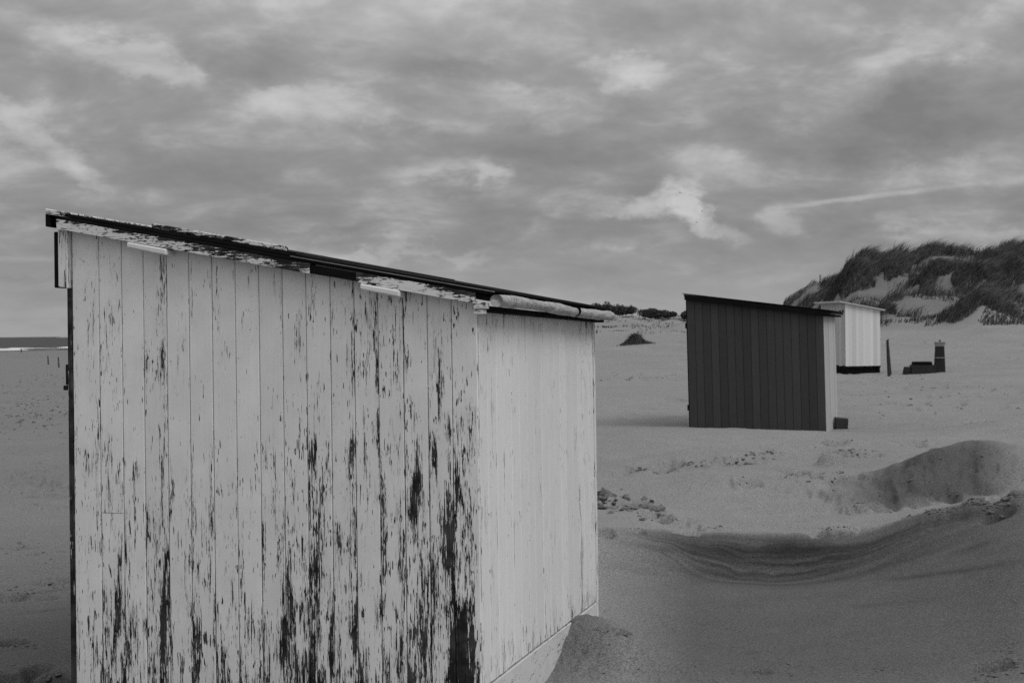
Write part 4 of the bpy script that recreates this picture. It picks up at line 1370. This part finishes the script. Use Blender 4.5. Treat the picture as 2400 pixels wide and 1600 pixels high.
for (px, rt_, rb, wpx, lab) in ((1408, 707, 735, 30, 'dark shrub on the far ridge directly above the tarpaulin roll end'), (1440, 711, 738, 28, 'second shrub from the left on the far ridge'),
                           (1467, 714, 741, 28, 'third shrub from the left on the far ridge, before the gap'), (1512, 722, 748, 28, 'left half of the thick dark shrub clump in mid ridge'),
                           (1542, 723, 748, 26, 'right half of the thick dark shrub clump in mid ridge'), (1568, 731, 748, 18, 'smallest low shrub on the far ridge'),
                           (1604, 727, 750, 26, 'rightmost ridge shrub touching the charcoal hut edge')):
    shrub(px, rt_, rb, wpx, 186.0, int(px), lab)

# ------------------------------------------------------------------ crumbs of broken sand crust
TV, TF = [], []
ico = bmesh.new(); bmesh.ops.create_icosphere(ico, subdivisions=1, radius=1.0)
IV = np.array([v.co[:] for v in ico.verts]); IF = np.array([[v.index for v in f.verts] for f in ico.faces]); ico.free()


CD = []


def crumbs(u0, r0, u1, r1, spread_u, spread_r, n, smin, smax, darkness=.6):  # last argument sets how dark the sand tone is
    us, rws = [], []
    for k in range(n):
        f = random.random()
        u = u0 + (u1 - u0) * f + random.gauss(0, spread_u); r = r0 + (r1 - r0) * f + random.gauss(0, spread_r)
        if r > 1640:
            continue
        q = hit(u, r, 5, 120)
        if q is None:
            continue
        s = (smin + (smax - smin) * random.random() ** 3.0) * (1.0 if r > 1260 else .95 if 1150 < r < 1225 and u < 1620 else .62 if r > 1020 else .8)
        M3 = np.array(rotm(random.uniform(0, 6.3), random.uniform(-.5, .5), random.uniform(-.5, .5)))
        P_ = IV * (1 + .5 * rng.uniform(-.5, .5, (len(IV), 1))) * np.array([s * random.uniform(.8, 1.7), s * random.uniform(.7, 1.1), s * random.uniform(.3, .55)])
        P_ = P_ @ M3.T + np.array([q[0], q[1], gz(q[0], q[1]) + s * .05])
        TF.append(IF + len(TV) * len(IV)); TV.append(P_); CD.append(np.full(len(IV), darkness))


for a_ in CRUMBS:
    crumbs(*a_)
tag(obj('sand_crumbs', mesh_np('sand_crumbs', np.concatenate(TV), np.concatenate(TF), False,
        {'damp_shade': np.concatenate(CD), 'strata': np.zeros(sum(map(len, TV))), 'bed': np.zeros(sum(map(len, TV)))}), M['sand']), 'broken crumbs of dark sand crust scattered over the sand', 'sand', None, 'stuff')

# ------------------------------------------------------------------ gulls far off in front of the white cloud
def gull(px, py, Y, span, roll, label):
    V = [(0, -.22, 0), (.05, 0, .02), (-.05, 0, .02), (0, .2, 0), (0, 0, -.05)]
    F = [(0, 1, 2), (1, 3, 2), (0, 4, 1), (0, 2, 4), (1, 4, 3), (2, 3, 4)]
    body = mesh('gull', V, F)
    root = empty('gull', place(at(px, py, Y), R(40), R(-20), roll))
    tag(root, label, 'bird', 'gulls before the bright cloud')
    obj('body', body, M['cloth'], root)
    for s in (-1, 1):
        wv_ = [(s * .04, -.06, .02), (s * .04, .10, .02), (s * .3, .07, .13), (s * .3, -.05, .12), (s * span, -.12, .03), (s * .04, .02, .0), (s * .3, .02, .10)]
        obj('wing', mesh('wing', wv_, [(0, 1, 2, 3), (3, 2, 4), (0, 3, 6, 5), (1, 5, 6, 2), (3, 4, 6), (2, 6, 4)]), M['cloth'], root)


gull(1594, 452, 330, .62, .4, 'highest gull, tiny and dark against the bright cloud')
gull(1646, 495, 330, .62, -.4, 'rightmost gull at the edge of the bright cloud')
gull(1633, 521, 330, .6, .2, 'lowest gull of the three by the bright cloud')
